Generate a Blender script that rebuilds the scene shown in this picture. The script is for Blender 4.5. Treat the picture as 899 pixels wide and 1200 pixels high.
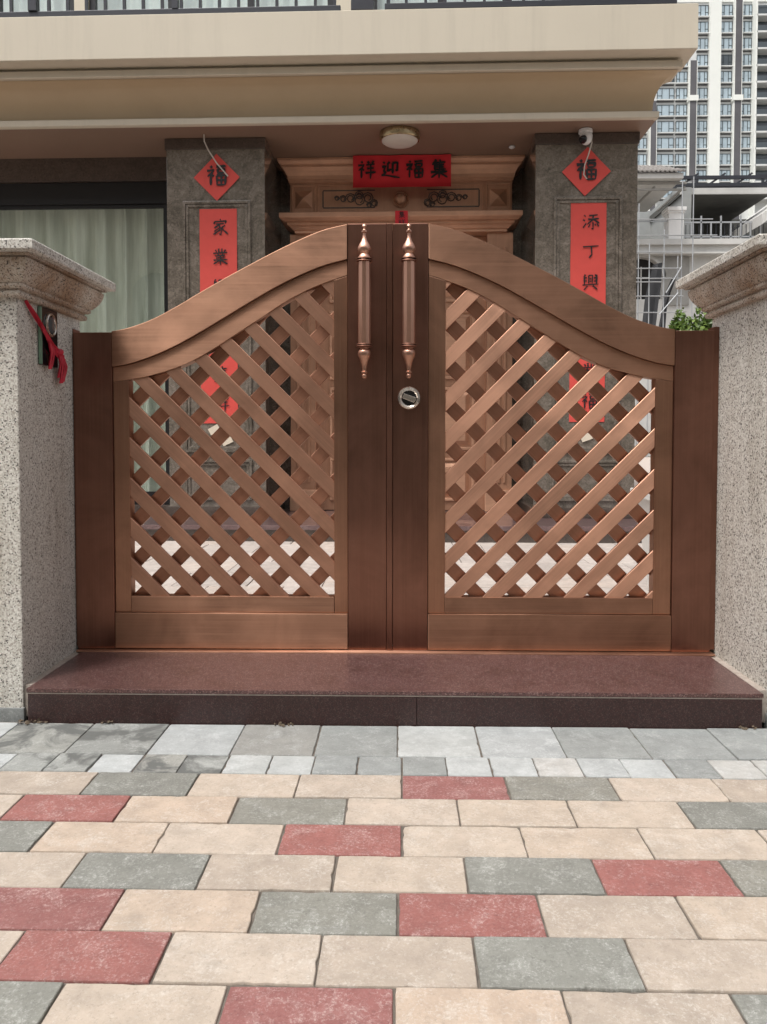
import bpy, bmesh, math, random
from math import sin, cos, pi, radians, sqrt, atan2
from mathutils import Vector, Matrix
random.seed(7)
scene = bpy.context.scene
for o in list(bpy.data.objects):
    bpy.data.objects.remove(o)

# ------------------------------------------------------------------ camera
cam_d = bpy.data.cameras.new('camera')
cam = bpy.data.objects.new('camera', cam_d)
scene.collection.objects.link(cam)
cam.location = (0, 0, 1.0)
cam.rotation_euler = (radians(90 - 2.0), 0, radians(1.3))
cam_d.sensor_fit = 'HORIZONTAL'
cam_d.sensor_width = 36
cam_d.lens = 36 * 900 / 899
cam_d.shift_y = -55 / 899
cam_d.clip_end = 3000
scene.camera = cam

# ------------------------------------------------------------------ sky, sun, exposure
SUN_EL, SUN_AZ = 62, 222            # azimuth clockwise from +Y (the view direction)
world = bpy.data.worlds.new('World')
scene.world = world
world.use_nodes = True
wn = world.node_tree
wn.nodes.clear()
sky = wn.nodes.new('ShaderNodeTexSky')
sky.sky_type = 'NISHITA'
sky.sun_disc = False
sky.sun_elevation = radians(SUN_EL)
sky.sun_rotation = radians(SUN_AZ)
sky.air_density = 1.0
sky.dust_density = 5.0
sky.ozone_density = 1.0
hs = wn.nodes.new('ShaderNodeHueSaturation')
hs.inputs['Saturation'].default_value = 0.22
hs.inputs['Value'].default_value = 1.0
bg = wn.nodes.new('ShaderNodeBackground')
bg.inputs['Strength'].default_value = 0.13
wo = wn.nodes.new('ShaderNodeOutputWorld')
wn.links.new(sky.outputs[0], hs.inputs['Color'])
wn.links.new(hs.outputs[0], bg.inputs['Color'])
wn.links.new(bg.outputs[0], wo.inputs['Surface'])

sun_d = bpy.data.lights.new('sun', 'SUN')
sun_d.energy = 1.5
sun_d.angle = radians(14)
sun_d.color = (1.0, 0.96, 0.9)
sun = bpy.data.objects.new('sun', sun_d)
scene.collection.objects.link(sun)
sd = Vector((sin(radians(SUN_AZ)) * cos(radians(SUN_EL)), cos(radians(SUN_AZ)) * cos(radians(SUN_EL)), sin(radians(SUN_EL))))
sun.location = sd * 30
sun.rotation_euler = (-sd).to_track_quat('-Z', 'Y').to_euler()

vs = scene.view_settings
vs.view_transform = 'Standard'
vs.look = 'None'
vs.exposure = 0.55
vs.gamma = 1.0
scene.render.resolution_x = 767
scene.render.resolution_y = 1024

# ------------------------------------------------------------------ helpers
COL = scene.collection
OFF = {}
HO = Vector((0, 7.15, 0))
HR = radians(-0.8)
HM = Matrix.Translation(HO) @ Matrix.Rotation(HR, 4, 'Z')


class MB:
    """collects geometry for one mesh"""
    def __init__(self):
        self.v = []
        self.f = []
        self.m = []
        self.mi = 0

    def add(self, verts, faces):
        n = len(self.v)
        self.v += [Vector(p) for p in verts]
        self.f += [tuple(i + n for i in f) for f in faces]
        self.m += [self.mi] * len(faces)
        return self

    def box(self, x0, x1, y0, y1, z0, z1):
        return self.add([(x0, y0, z0), (x1, y0, z0), (x1, y1, z0), (x0, y1, z0),
                         (x0, y0, z1), (x1, y0, z1), (x1, y1, z1), (x0, y1, z1)],
                        [(0, 3, 2, 1), (4, 5, 6, 7), (0, 1, 5, 4), (1, 2, 6, 5), (2, 3, 7, 6), (3, 0, 4, 7)])

    def prism(self, poly, y0, y1):
        """polygon in x,z (counter-clockwise seen from the front, -y) pushed from y0 to y1"""
        n = len(poly)
        vs_ = [(x, y0, z) for x, z in poly] + [(x, y1, z) for x, z in poly]
        fs = [tuple(range(n)), tuple(range(2 * n - 1, n - 1, -1))]
        for i in range(n):
            j = (i + 1) % n
            fs.append((j, i, i + n, j + n))
        return self.add(vs_, fs)

    def strip(self, top, bot, y0, y1):
        """band between two equally long x,z point lists"""
        n = len(top)
        vs_ = []
        for (a, b) in zip(top, bot):
            vs_ += [(a[0], y0, a[1]), (b[0], y0, b[1]), (b[0], y1, b[1]), (a[0], y1, a[1])]
        fs = []
        for i in range(n - 1):
            a = 4 * i
            b = a + 4
            for k in range(4):
                l = (k + 1) % 4
                fs.append((a + k, a + l, b + l, b + k))
        fs.append((3, 2, 1, 0))
        e = 4 * (n - 1)
        fs.append((e, e + 1, e + 2, e + 3))
        return self.add(vs_, fs)

    def lathe(self, prof, c, axis='Z', seg=20):
        """prof: list of (r, h) along axis from c"""
        vs_, fs = [], []
        for r, h in prof:
            for k in range(seg):
                a = 2 * pi * k / seg
                if axis == 'Z':
                    p = (c[0] + r * cos(a), c[1] + r * sin(a), c[2] + h)
                elif axis == 'Y':
                    p = (c[0] + r * cos(a), c[1] + h, c[2] + r * sin(a))
                else:
                    p = (c[0] + h, c[1] + r * cos(a), c[2] + r * sin(a))
                vs_.append(p)
        for i in range(len(prof) - 1):
            for k in range(seg):
                l = (k + 1) % seg
                fs.append((i * seg + k, i * seg + l, (i + 1) * seg + l, (i + 1) * seg + k))
        fs.append(tuple(range(seg - 1, -1, -1)))
        e = (len(prof) - 1) * seg
        fs.append(tuple(range(e, e + seg)))
        return self.add(vs_, fs)

    def tube(self, pts, r, seg=8):
        pts = [Vector(p) for p in pts]
        rs = r if isinstance(r, (list, tuple)) else [r] * len(pts)
        vs_, fs = [], []
        for i, p in enumerate(pts):
            a = pts[max(0, i - 1)]
            b = pts[min(len(pts) - 1, i + 1)]
            d = (b - a).normalized()
            u = d.orthogonal().normalized() if i == 0 else (u - d * u.dot(d)).normalized()
            w = d.cross(u)
            for k in range(seg):
                t = 2 * pi * k / seg
                vs_.append(p + u * (rs[i] * cos(t)) + w * (rs[i] * sin(t)))
        for i in range(len(pts) - 1):
            for k in range(seg):
                l = (k + 1) % seg
                fs.append((i * seg + k, i * seg + l, (i + 1) * seg + l, (i + 1) * seg + k))
        fs.append(tuple(range(seg - 1, -1, -1)))
        e = (len(pts) - 1) * seg
        fs.append(tuple(range(e, e + seg)))
        return self.add(vs_, fs)

    def bar(self, a, b, w, h=None):
        """square bar between two points"""
        h = h or w
        a, b = Vector(a), Vector(b)
        d = (b - a).normalized()
        u = d.cross(Vector((0, 0, 1)))
        u = u.normalized() if u.length > 1e-4 else Vector((1, 0, 0))
        t = u.cross(d)
        vs_ = []
        for p in (a, b):
            for s, q in ((-1, -1), (1, -1), (1, 1), (-1, 1)):
                vs_.append(p + u * (s * w / 2) + t * (q * h / 2))
        return self.add(vs_, [(0, 1, 2, 3), (7, 6, 5, 4), (0, 4, 5, 1), (1, 5, 6, 2), (2, 6, 7, 3), (3, 7, 4, 0)])

    def mesh(self, name, mats, off=Vector((0, 0, 0)), bevel=0, smooth=False, seg=2):
        me = bpy.data.meshes.new(name)
        me.from_pydata([v - off for v in self.v], [], self.f)
        for m in (mats if isinstance(mats, (list, tuple)) else [mats]):
            me.materials.append(m)
        for p, i in zip(me.polygons, self.m):
            p.material_index = i
        bm = bmesh.new()
        bm.from_mesh(me)
        bmesh.ops.recalc_face_normals(bm, faces=bm.faces)
        if bevel:
            es = [e for e in bm.edges if len(e.link_faces) == 2 and e.calc_face_angle(0) > 0.6]
            bmesh.ops.bevel(bm, geom=es, offset=bevel, segments=seg, affect='EDGES', profile=0.6, clamp_overlap=True)
        if smooth:
            for f in bm.faces:
                f.smooth = True
            for e in bm.edges:
                if len(e.link_faces) == 2 and e.calc_face_angle(0) > 0.7:
                    e.smooth = False
        bm.to_mesh(me)
        bm.free()
        return me


def root_of(o):
    while o.parent:
        o = o.parent
    return o


def tag(o, label=None, cat=None, group=None, kind=None):
    if label: o['label'] = label
    if cat: o['category'] = cat
    if group: o['group'] = group
    if kind: o['kind'] = kind
    return o


def thing(name, label, cat, base, group=None, house=False):
    o = bpy.data.objects.new(name, None)
    o.empty_display_size = 0.05
    COL.objects.link(o)
    base = Vector(base)
    if house:
        o.location = HM @ base
        o.rotation_euler = (0, 0, HR)
    else:
        o.location = base
    OFF[o.name] = base
    return tag(o, label, cat, group)


def part(name, mb, mats, parent, bevel=0, smooth=False, label=None, kind=None, seg=2):
    me = mb.mesh(name, mats, OFF[root_of(parent).name], bevel, smooth, seg)
    o = bpy.data.objects.new(name, me)
    COL.objects.link(o)
    o.parent = parent
    return tag(o, label, kind=kind)


def solo(name, mb, mats, base, label, cat, group=None, bevel=0, smooth=False, house=False, kind=None, seg=2):
    base = Vector(base)
    me = mb.mesh(name, mats, base, bevel, smooth, seg)
    o = bpy.data.objects.new(name, me)
    COL.objects.link(o)
    if house:
        o.location = HM @ base
        o.rotation_euler = (0, 0, HR)
    else:
        o.location = base
    OFF[o.name] = base
    return tag(o, label, cat, group, kind)


def structure(name, mb, mats, **k):
    me = mb.mesh(name, mats, **k)
    o = bpy.data.objects.new(name, me)
    COL.objects.link(o)
    OFF[o.name] = Vector((0, 0, 0))
    o['kind'] = 'structure'
    return o


# ------------------------------------------------------------------ materials
class NT:
    def __init__(self, name):
        self.mat = bpy.data.materials.new(name)
        self.mat.use_nodes = True
        self.t = self.mat.node_tree
        self.b = self.t.nodes['Principled BSDF']
        self.tc = None

    def n(self, typ, **k):
        nd = self.t.nodes.new(typ)
        for a, v in k.items():
            setattr(nd, a, v)
        return nd

    def l(self, a, b):
        self.t.links.new(a, b)

    def coord(self, scale=(1, 1, 1), rnd=True):
        tc = self.n('ShaderNodeTexCoord')
        mp = self.n('ShaderNodeMapping')
        mp.inputs['Scale'].default_value = scale
        self.l(tc.outputs['Object'], mp.inputs['Vector'])
        if rnd:
            oi = self.n('ShaderNodeObjectInfo')
            ml = self.n('ShaderNodeMath', operation='MULTIPLY')
            ml.inputs[1].default_value = 37.0
            self.l(oi.outputs['Random'], ml.inputs[0])
            cb = self.n('ShaderNodeCombineXYZ')
            for i in range(3):
                self.l(ml.outputs[0], cb.inputs[i])
            self.l(cb.outputs[0], mp.inputs['Location'])
        return mp.outputs[0]

    def noise(self, vec, scale, detail=4, rough=0.55, dist=0.0):
        nd = self.n('ShaderNodeTexNoise')
        nd.inputs['Scale'].default_value = scale
        nd.inputs['Detail'].default_value = detail
        nd.inputs['Roughness'].default_value = rough
        nd.inputs['Distortion'].default_value = dist
        self.l(vec, nd.inputs['Vector'])
        return nd.outputs['Fac']

    def voro(self, vec, scale, feature='F1'):
        nd = self.n('ShaderNodeTexVoronoi', feature=feature)
        nd.inputs['Scale'].default_value = scale
        self.l(vec, nd.inputs['Vector'])
        return nd

    def ramp(self, fac, stops, interp='LINEAR'):
        nd = self.n('ShaderNodeValToRGB')
        cr = nd.color_ramp
        cr.interpolation = interp
        while len(cr.elements) < len(stops):
            cr.elements.new(0.5)
        for e, (p, c) in zip(cr.elements, stops):
            e.position = p
            e.color = (*c, 1) if len(c) == 3 else c
        self.l(fac, nd.inputs[0])
        return nd.outputs[0]

    def mix(self, a, b, fac, mode='MIX'):
        nd = self.n('ShaderNodeMix', data_type='RGBA', blend_type=mode)
        for v, s in ((fac, 0), (a, 6), (b, 7)):
            if hasattr(v, 'is_linked'):
                self.l(v, nd.inputs[s])
            elif s == 0:
                nd.inputs[0].default_value = v
            else:
                nd.inputs[s].default_value = (*v, 1)
        return nd.outputs[2]

    def grey(self, fac, lo, hi, a=0.3, b=0.7):
        return self.ramp(fac, [(a, (lo,) * 3), (b, (hi,) * 3)])

    def bump(self, h, strength, dist=0.002):
        nd = self.n('ShaderNodeBump')
        nd.inputs['Strength'].default_value = strength
        nd.inputs['Distance'].default_value = dist
        self.l(h, nd.inputs['Height'])
        self.l(nd.outputs[0], self.b.inputs['Normal'])

    def set(self, color=None, rough=None, metal=None, spec=None):
        for v, k in ((color, 'Base Color'), (rough, 'Roughness'), (metal, 'Metallic'), (spec, 'Specular IOR Level')):
            if v is None:
                continue
            if hasattr(v, 'is_linked'):
                self.l(v, self.b.inputs[k])
            elif k == 'Base Color':
                self.b.inputs[k].default_value = (*v, 1)
            else:
                self.b.inputs[k].default_value = v
        return self.mat


M = {}


def simple(name, col, rough=0.5, metal=0.0, var=0.12, scale=6.0, spec=0.5):
    t = NT(name)
    v = t.coord()
    f = t.noise(v, scale, 5, 0.6)
    c = t.mix(tuple(x * (1 - var) for x in col), tuple(min(1, x * (1 + var)) for x in col), f)
    r = t.grey(t.noise(v, scale * 5, 3), max(0.02, rough - 0.06), min(1, rough + 0.08))
    M[name] = t.set(c, r, metal, spec)
    return M[name]


def bronze(name, col, axis, rough=0.42, metal=0.95, dark=0.72):
    """brushed copper-coloured metal; axis = direction of the brushing"""
    t = NT(name)
    sc = [150, 150, 150]
    sc['XYZ'.index(axis)] = 2.0
    g = t.noise(t.coord(tuple(sc)), 1.0, 3, 0.65)
    v2 = t.coord((1, 1, 1))
    big = t.noise(v2, 2.6, 5, 0.62, 0.6)
    sc2 = [22, 22, 22]
    sc2['XYZ'.index(axis)] = 0.8
    med = t.noise(t.coord(tuple(sc2)), 1.0, 4, 0.6)
    spot = t.noise(v2, 55, 4, 0.7)
    c = t.mix(tuple(x * dark for x in col), tuple(x * 1.12 for x in col), t.grey(big, 0, 1, 0.3, 0.7))
    c = t.mix(c, (col[0] * 0.6, col[1] * 0.52, col[2] * 0.5), t.grey(med, 0, 0.32, 0.40, 0.78))
    c = t.mix(c, tuple(min(1, x * 1.3) for x in col), t.grey(g, 0, 0.26, 0.40, 0.75))
    c = t.mix(c, tuple(x * 0.62 for x in col), t.grey(spot, 0, 0.16, 0.6, 0.74))
    r = t.mix(t.grey(g, rough - 0.05, rough + 0.08, 0.3, 0.7), t.grey(big, rough - 0.04, rough + 0.1, 0.35, 0.65), 0.5)
    t.bump(g, 0.16, 0.0008)
    t.b.inputs['Anisotropic'].default_value = 0.75     # brushed: the highlight spreads across the grain
    t.b.inputs['Anisotropic Rotation'].default_value = 0.25 if axis == 'X' else 0.0
    M[name] = t.set(c, r, metal)
    return M[name]


bronze('bronze_h', (0.405, 0.228, 0.152), 'X', dark=0.62)
bronze('bronze_v', (0.46, 0.255, 0.17), 'Z', dark=0.64)
bronze('bronze_dark', (0.285, 0.145, 0.105), 'Z', 0.36, 0.95, 0.66)
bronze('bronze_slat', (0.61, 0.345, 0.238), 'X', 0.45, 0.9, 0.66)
bronze('bronze_slat_shaded', (0.42, 0.215, 0.142), 'X', 0.42, 0.85)  # same copper as the front slats, with the back layer's shade painted in
bronze('bronze_door', (0.60, 0.345, 0.225), 'X', 0.42, 0.45)
bronze('bronze_doorv', (0.56, 0.315, 0.205), 'Z', 0.42, 0.45)
bronze('handle_metal', (0.56, 0.32, 0.235), 'Z', 0.33, 0.9)


def granite(name, stops, scale, rough, stain=None, bump=0.15, fleck=0.25):
    t = NT(name)
    v = t.coord()
    vo = t.voro(v, scale)
    sep = t.n('ShaderNodeSeparateColor')
    t.l(vo.outputs['Color'], sep.inputs[0])
    c = t.ramp(sep.outputs[0], stops, 'CONSTANT')
    f2 = t.noise(v, scale * 1.7, 2, 0.7)
    c = t.mix(c, (0.9, 0.85, 0.8), t.grey(f2, 0, fleck, 0.55, 0.75))
    big = t.noise(v, 1.7, 5, 0.6)
    c = t.mix(c, t.mix((1, 1, 1), (0.78, 0.76, 0.72), big), 1.0, 'MULTIPLY')
    if stain:
        s = t.noise(v, 3.0, 5, 0.65)
        c = t.mix(c, t.mix(c, stain, 1.0, 'MULTIPLY'), t.grey(s, 0, 1, 0.44, 0.62))
    st = t.noise(t.coord((9, 9, 0.7)), 1.0, 5, 0.65, 0.3)
    c = t.mix(c, t.mix(c, (0.66, 0.62, 0.57), 1.0, 'MULTIPLY'), t.grey(st, 0, 0.7, 0.5, 0.72))
    t.bump(t.noise(v, scale * 0.9, 3, 0.6), bump, 0.0015)
    M[name] = t.set(c, rough)
    return M[name]


granite('granite_pillar', [(0, (0.58, 0.57, 0.53)), (0.30, (0.70, 0.69, 0.65)), (0.58, (0.43, 0.40, 0.365)), (0.80, (0.12, 0.112, 0.105)), (0.885, (0.78, 0.77, 0.74))], 215, 0.75, bump=0.3)
granite('granite_cap', [(0, (0.50, 0.445, 0.385)), (0.30, (0.60, 0.54, 0.475)), (0.58, (0.37, 0.30, 0.245)), (0.75, (0.11, 0.09, 0.08)), (0.86, (0.58, 0.545, 0.49))], 235, 0.7, stain=(0.70, 0.55, 0.43), bump=0.25)
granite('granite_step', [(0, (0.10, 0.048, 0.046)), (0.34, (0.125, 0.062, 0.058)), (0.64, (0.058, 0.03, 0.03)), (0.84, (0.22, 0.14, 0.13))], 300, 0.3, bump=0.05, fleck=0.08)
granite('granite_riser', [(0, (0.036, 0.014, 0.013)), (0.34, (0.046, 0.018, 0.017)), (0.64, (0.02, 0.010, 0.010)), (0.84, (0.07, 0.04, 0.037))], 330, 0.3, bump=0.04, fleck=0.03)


def marble(name, a, b, c3, rough):
    t = NT(name)
    v = t.coord(rnd=False)
    f = t.noise(v, 4.5, 8, 0.72, 1.6)
    c = t.ramp(f, [(0.28, a), (0.5, b), (0.72, c3)])
    sp = t.noise(v, 70, 3, 0.7)
    c = t.mix(c, tuple(x * 0.45 for x in a), t.grey(sp, 0, 0.7, 0.52, 0.68))
    vo = t.voro(v, 60)
    sep = t.n('ShaderNodeSeparateColor')
    t.l(vo.outputs['Color'], sep.inputs[0])
    c = t.mix(c, tuple(x * 1.7 for x in c3), t.grey(sep.outputs[1], 0, 0.16, 0.7, 0.95))
    t.b.inputs['Coat Weight'].default_value = 0.6
    t.b.inputs['Coat Roughness'].default_value = 0.04
    M[name] = t.set(c, rough)


marble('stone_column', (0.07, 0.06, 0.047), (0.155, 0.132, 0.108), (0.27, 0.228, 0.195), 0.10)
marble('stone_dark', (0.055, 0.042, 0.034), (0.08, 0.06, 0.05), (0.11, 0.085, 0.07), 0.3)
marble('stone_porch', (0.10, 0.06, 0.06), (0.14, 0.085, 0.085), (0.20, 0.14, 0.135), 0.3)


def paver(name, col, light, grit, wear, wet=False):
    """rough concrete block: coarse grit, pale efflorescence, dirty patches"""
    t = NT(name)
    v = t.coord()
    base = t.mix(tuple(x * 0.84 for x in col), tuple(x * 1.12 for x in col), t.grey(t.noise(v, 14, 6, 0.7), 0, 1, 0.32, 0.68))
    oi = t.n('ShaderNodeObjectInfo')
    tone = t.ramp(oi.outputs['Random'], [(0, (0.80, 0.80, 0.80)), (0.45, (1, 1, 1)), (0.75, (0.93, 0.92, 0.90)), (1, (1.0, 0.93, 0.88))])
    base = t.mix(base, tone, 1.0, 'MULTIPLY')
    fine = t.noise(v, 150, 3, 0.8)
    wv = t.noise(v, 13, 6, 0.75, 0.7)
    spk = t.noise(v, 95, 3, 0.85)
    # pale specks gather where the surface is worn
    worn = t.n('ShaderNodeMath', operation='MULTIPLY')
    t.l(t.grey(wv, 0.15, 1, 0.42, 0.66), worn.inputs[0])
    t.l(t.grey(fine, 0, 1, 0.50, 0.64), worn.inputs[1])
    wm = t.n('ShaderNodeMath', operation='MULTIPLY')
    t.l(worn.outputs[0], wm.inputs[0]); wm.inputs[1].default_value = grit
    base = t.mix(base, light, wm.outputs[0])
    base = t.mix(base, light, t.grey(wv, 0, wear, 0.52, 0.74))
    base = t.mix(base, tuple(x * 0.5 for x in col), t.grey(spk, 0, grit * 0.55, 0.55, 0.70))
    ag = t.noise(t.coord((1, 1.6, 1)), 6.5, 7, 0.7, 0.4)
    base = t.mix(base, tuple(x * 0.6 + 0.012 for x in col), t.grey(ag, 0, 0.55, 0.54, 0.76))
    r = t.grey(wv, 0.72, 0.95)
    if wet:
        wt = t.noise(v, 7, 6, 0.65, 0.6)
        base = t.mix(base, tuple(x * 0.42 for x in col), t.grey(wt, 0, 1, 0.46, 0.58))
    t.bump(fine, 0.55, 0.0016)
    M[name] = t.set(base, r)


paver('paver_tan', (0.48, 0.405, 0.335), (0.62, 0.57, 0.51), 0.8, 0.5)
paver('paver_red', (0.30, 0.125, 0.115), (0.50, 0.36, 0.335), 0.95, 0.42)
paver('paver_grey', (0.24, 0.24, 0.215), (0.45, 0.45, 0.42), 0.95, 0.5)
paver('paver_pale', (0.44, 0.46, 0.46), (0.62, 0.64, 0.64), 0.55, 0.5)
paver('paver_slate', (0.275, 0.29, 0.285), (0.47, 0.48, 0.47), 0.6, 0.5)
paver('paver_wet', (0.31, 0.32, 0.305), (0.50, 0.51, 0.49), 0.6, 0.5, wet=True)
paver('tile_court', (0.50, 0.44, 0.40), (0.64, 0.60, 0.56), 0.3, 0.6)


def plain_noise(name, stops, scale, rough, bump=0.0):
    t = NT(name)
    v = t.coord(rnd=False)
    f = t.noise(v, scale, 8, 0.65)
    if bump:
        t.bump(t.noise(v, scale * 30, 4), bump, 0.004)
    M[name] = t.set(t.ramp(f, stops), rough)


plain_noise('sand_joint', [(0.3, (0.10, 0.085, 0.07)), (0.7, (0.19, 0.165, 0.14))], 30, 0.95, 0.4)
plain_noise('ground_soil', [(0.3, (0.20, 0.19, 0.17)), (0.7, (0.30, 0.285, 0.26))], 0.7, 0.95, 0.3)
plain_noise('asphalt', [(0.3, (0.045, 0.045, 0.046)), (0.7, (0.07, 0.069, 0.068))], 5, 0.9, 0.3)
plain_noise('grout', [(0.3, (0.30, 0.26, 0.225)), (0.7, (0.44, 0.39, 0.345))], 40, 0.9, 0.3)
def weathered_paint(name, col):
    """painted render with faint drip streaks and patches"""
    t = NT(name)
    c = t.mix(tuple(x * 0.92 for x in col), tuple(x * 1.05 for x in col), t.noise(t.coord(rnd=False), 1.3, 6, 0.65))
    dr = t.noise(t.coord((7, 7, 0.5), False), 1.0, 6, 0.7)
    c = t.mix(c, tuple(x * 0.7 for x in col), t.grey(dr, 0, 0.32, 0.5, 0.76))
    t.bump(t.noise(t.coord(rnd=False), 40, 4), 0.12, 0.003)
    M[name] = t.set(c, 0.55)


weathered_paint('cream', (0.60, 0.54, 0.435))
plain_noise('cove_paint', [(0.3, (0.44, 0.335, 0.215)), (0.7, (0.50, 0.385, 0.25))], 1.1, 0.5)
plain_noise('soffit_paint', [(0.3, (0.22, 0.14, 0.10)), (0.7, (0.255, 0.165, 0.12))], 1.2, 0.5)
plain_noise('villa_white', [(0.3, (0.46, 0.455, 0.435)), (0.7, (0.60, 0.595, 0.575))], 0.9, 0.8)
plain_noise('pier_white', [(0.3, (0.72, 0.71, 0.70)), (0.7, (0.80, 0.80, 0.79))], 0.9, 0.8)
plain_noise('villa_grey', [(0.3, (0.27, 0.28, 0.275)), (0.7, (0.38, 0.39, 0.385))], 0.8, 0.85)
plain_noise('loggia_shade', [(0.3, (0.06, 0.06, 0.055)), (0.7, (0.12, 0.118, 0.108))], 0.8, 0.9)  # shade of the deep loggia put into its wall and ceiling colour
plain_noise('concrete', [(0.3, (0.22, 0.215, 0.20)), (0.7, (0.33, 0.32, 0.30))], 0.8, 0.9)
plain_noise('roof_tile', [(0.3, (0.15, 0.135, 0.125)), (0.7, (0.24, 0.22, 0.205))], 1.5, 0.8)
plain_noise('tower_wall', [(0.3, (0.62, 0.63, 0.62)), (0.7, (0.72, 0.73, 0.72))], 0.15, 0.8)
plain_noise('tower_white', [(0.3, (0.76, 0.78, 0.74)), (0.7, (0.84, 0.85, 0.81))], 0.15, 0.8)
plain_noise('tower_grey', [(0.3, (0.085, 0.083, 0.09)), (0.7, (0.13, 0.125, 0.135))], 0.2, 0.8)
simple('black_frame', (0.022, 0.022, 0.024), 0.35, 0.3)
simple('rail_paint', (0.035, 0.037, 0.045), 0.4, 0.3)
simple('dark_void', (0.02, 0.018, 0.017), 0.9)
simple('steel_galv', (0.42, 0.43, 0.44), 0.45, 0.6)
simple('chrome', (0.60, 0.55, 0.50), 0.24, 0.95)
simple('brass', (0.46, 0.36, 0.22), 0.3, 0.9)
simple('white_plastic', (0.72, 0.72, 0.72), 0.35)
simple('black_gloss', (0.012, 0.012, 0.014), 0.08)
simple('glass_green', (0.16, 0.26, 0.19), 0.15)
simple('tarp', (0.035, 0.036, 0.04), 0.7)
simple('cable', (0.55, 0.5, 0.45), 0.5)
simple('diffuser', (0.62, 0.58, 0.53), 0.4)
simple('ribbon', (0.50, 0.022, 0.05), 0.45, 0, 0.3, 25)
simple('ink', (0.012, 0.010, 0.011), 0.5)
simple('sticker', (0.70, 0.62, 0.50), 0.6)
simple('pot_white', (0.68, 0.67, 0.64), 0.5)
simple('bark', (0.11, 0.08, 0.055), 0.9)
simple('dead_leaf', (0.10, 0.075, 0.05), 0.9, 0, 0.4, 60)
simple('weed', (0.09, 0.12, 0.04), 0.8, 0, 0.4, 60)


def paper(name, col):
    t = NT(name)
    v = t.coord()
    c = t.mix(tuple(x * 0.9 for x in col), tuple(x * 1.06 for x in col), t.noise(v, 14, 4))
    t.bump(t.noise(v, 9, 3, 0.5), 0.25, 0.01)
    M[name] = t.set(c, 0.55, 0, 0.3)


paper('red_paper', (0.66, 0.085, 0.07))
paper('red_paper_dark', (0.62, 0.032, 0.042))


def leaf_mat(name, a, b):
    t = NT(name)
    v = t.coord()
    c = t.mix(a, b, t.grey(t.noise(v, 30, 2), 0, 1, 0.35, 0.65))
    t.b.inputs['Subsurface Weight'].default_value = 0.0
    M[name] = t.set(c, 0.45)


leaf_mat('leaf', (0.05, 0.10, 0.018), (0.17, 0.25, 0.05))


def glass(name, tint, rough=0.02, mixf=0.25):
    """thin window glass: mostly clear with a mirror component"""
    t = NT(name)
    t.t.nodes.remove(t.b)
    out = [n for n in t.t.nodes if n.type == 'OUTPUT_MATERIAL'][0]
    tr = t.n('ShaderNodeBsdfTransparent')
    tr.inputs[0].default_value = (*tint, 1)
    gl = t.n('ShaderNodeBsdfGlossy')
    gl.inputs['Roughness'].default_value = rough
    gl.inputs['Color'].default_value = (0.9, 0.93, 0.95, 1)
    fr = t.n('ShaderNodeLayerWeight')
    pw = t.n('ShaderNodeMath', operation='POWER')
    pw.inputs[1].default_value = 4.0
    t.l(fr.outputs['Facing'], pw.inputs[0])
    ad = t.n('ShaderNodeMath', operation='ADD')
    ad.inputs[1].default_value = mixf
    ad.use_clamp = True
    t.l(pw.outputs[0], ad.inputs[0])
    mx = t.n('ShaderNodeMixShader')
    t.l(ad.outputs[0], mx.inputs[0])
    t.l(tr.outputs[0], mx.inputs[1])
    t.l(gl.outputs[0], mx.inputs[2])
    t.l(mx.outputs[0], out.inputs['Surface'])
    M[name] = t.mat


glass('glass_clear', (0.94, 0.97, 0.95), 0.015, 0.085)
simple('tower_glass', (0.40, 0.49, 0.545), 0.08, 0.0, 0.45, 0.35, 0.9)  # reflected sky put into the pale blue base colour
simple('tower_frame', (0.035, 0.045, 0.05), 0.5)
simple('tower_glass_dark', (0.06, 0.075, 0.085), 0.08, 0.0, 0.3, 0.4, 0.8)


def curtain_mat(name, a, b):
    t = NT(name)
    v = t.coord((5.5, 1, 0.35), False)
    f = t.noise(v, 1.6, 4, 0.6)
    c = t.mix(a, b, t.grey(f, 0, 1, 0.35, 0.65))  # pale and darker streaks paint in the shading of the pleats
    M[name] = t.set(c, 0.85)


curtain_mat('curtain', (0.52, 0.54, 0.47), (0.94, 0.95, 0.88))
curtain_mat('curtain_pale', (0.80, 0.83, 0.86), (0.88, 0.9, 0.91))

# ------------------------------------------------------------------ ground and paving
g = MB()
g.add([(-900, -900, -0.14), (900, -900, -0.14), (900, 900, -0.14), (-900, 900, -0.14)], [(0, 1, 2, 3)])
structure('ground', g, M['ground_soil'])
g = MB()
g.box(-9, 9, -0.6, 2.66, -0.12, -0.006)
pavement = structure('pavement', g, M['sand_joint'])


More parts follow.
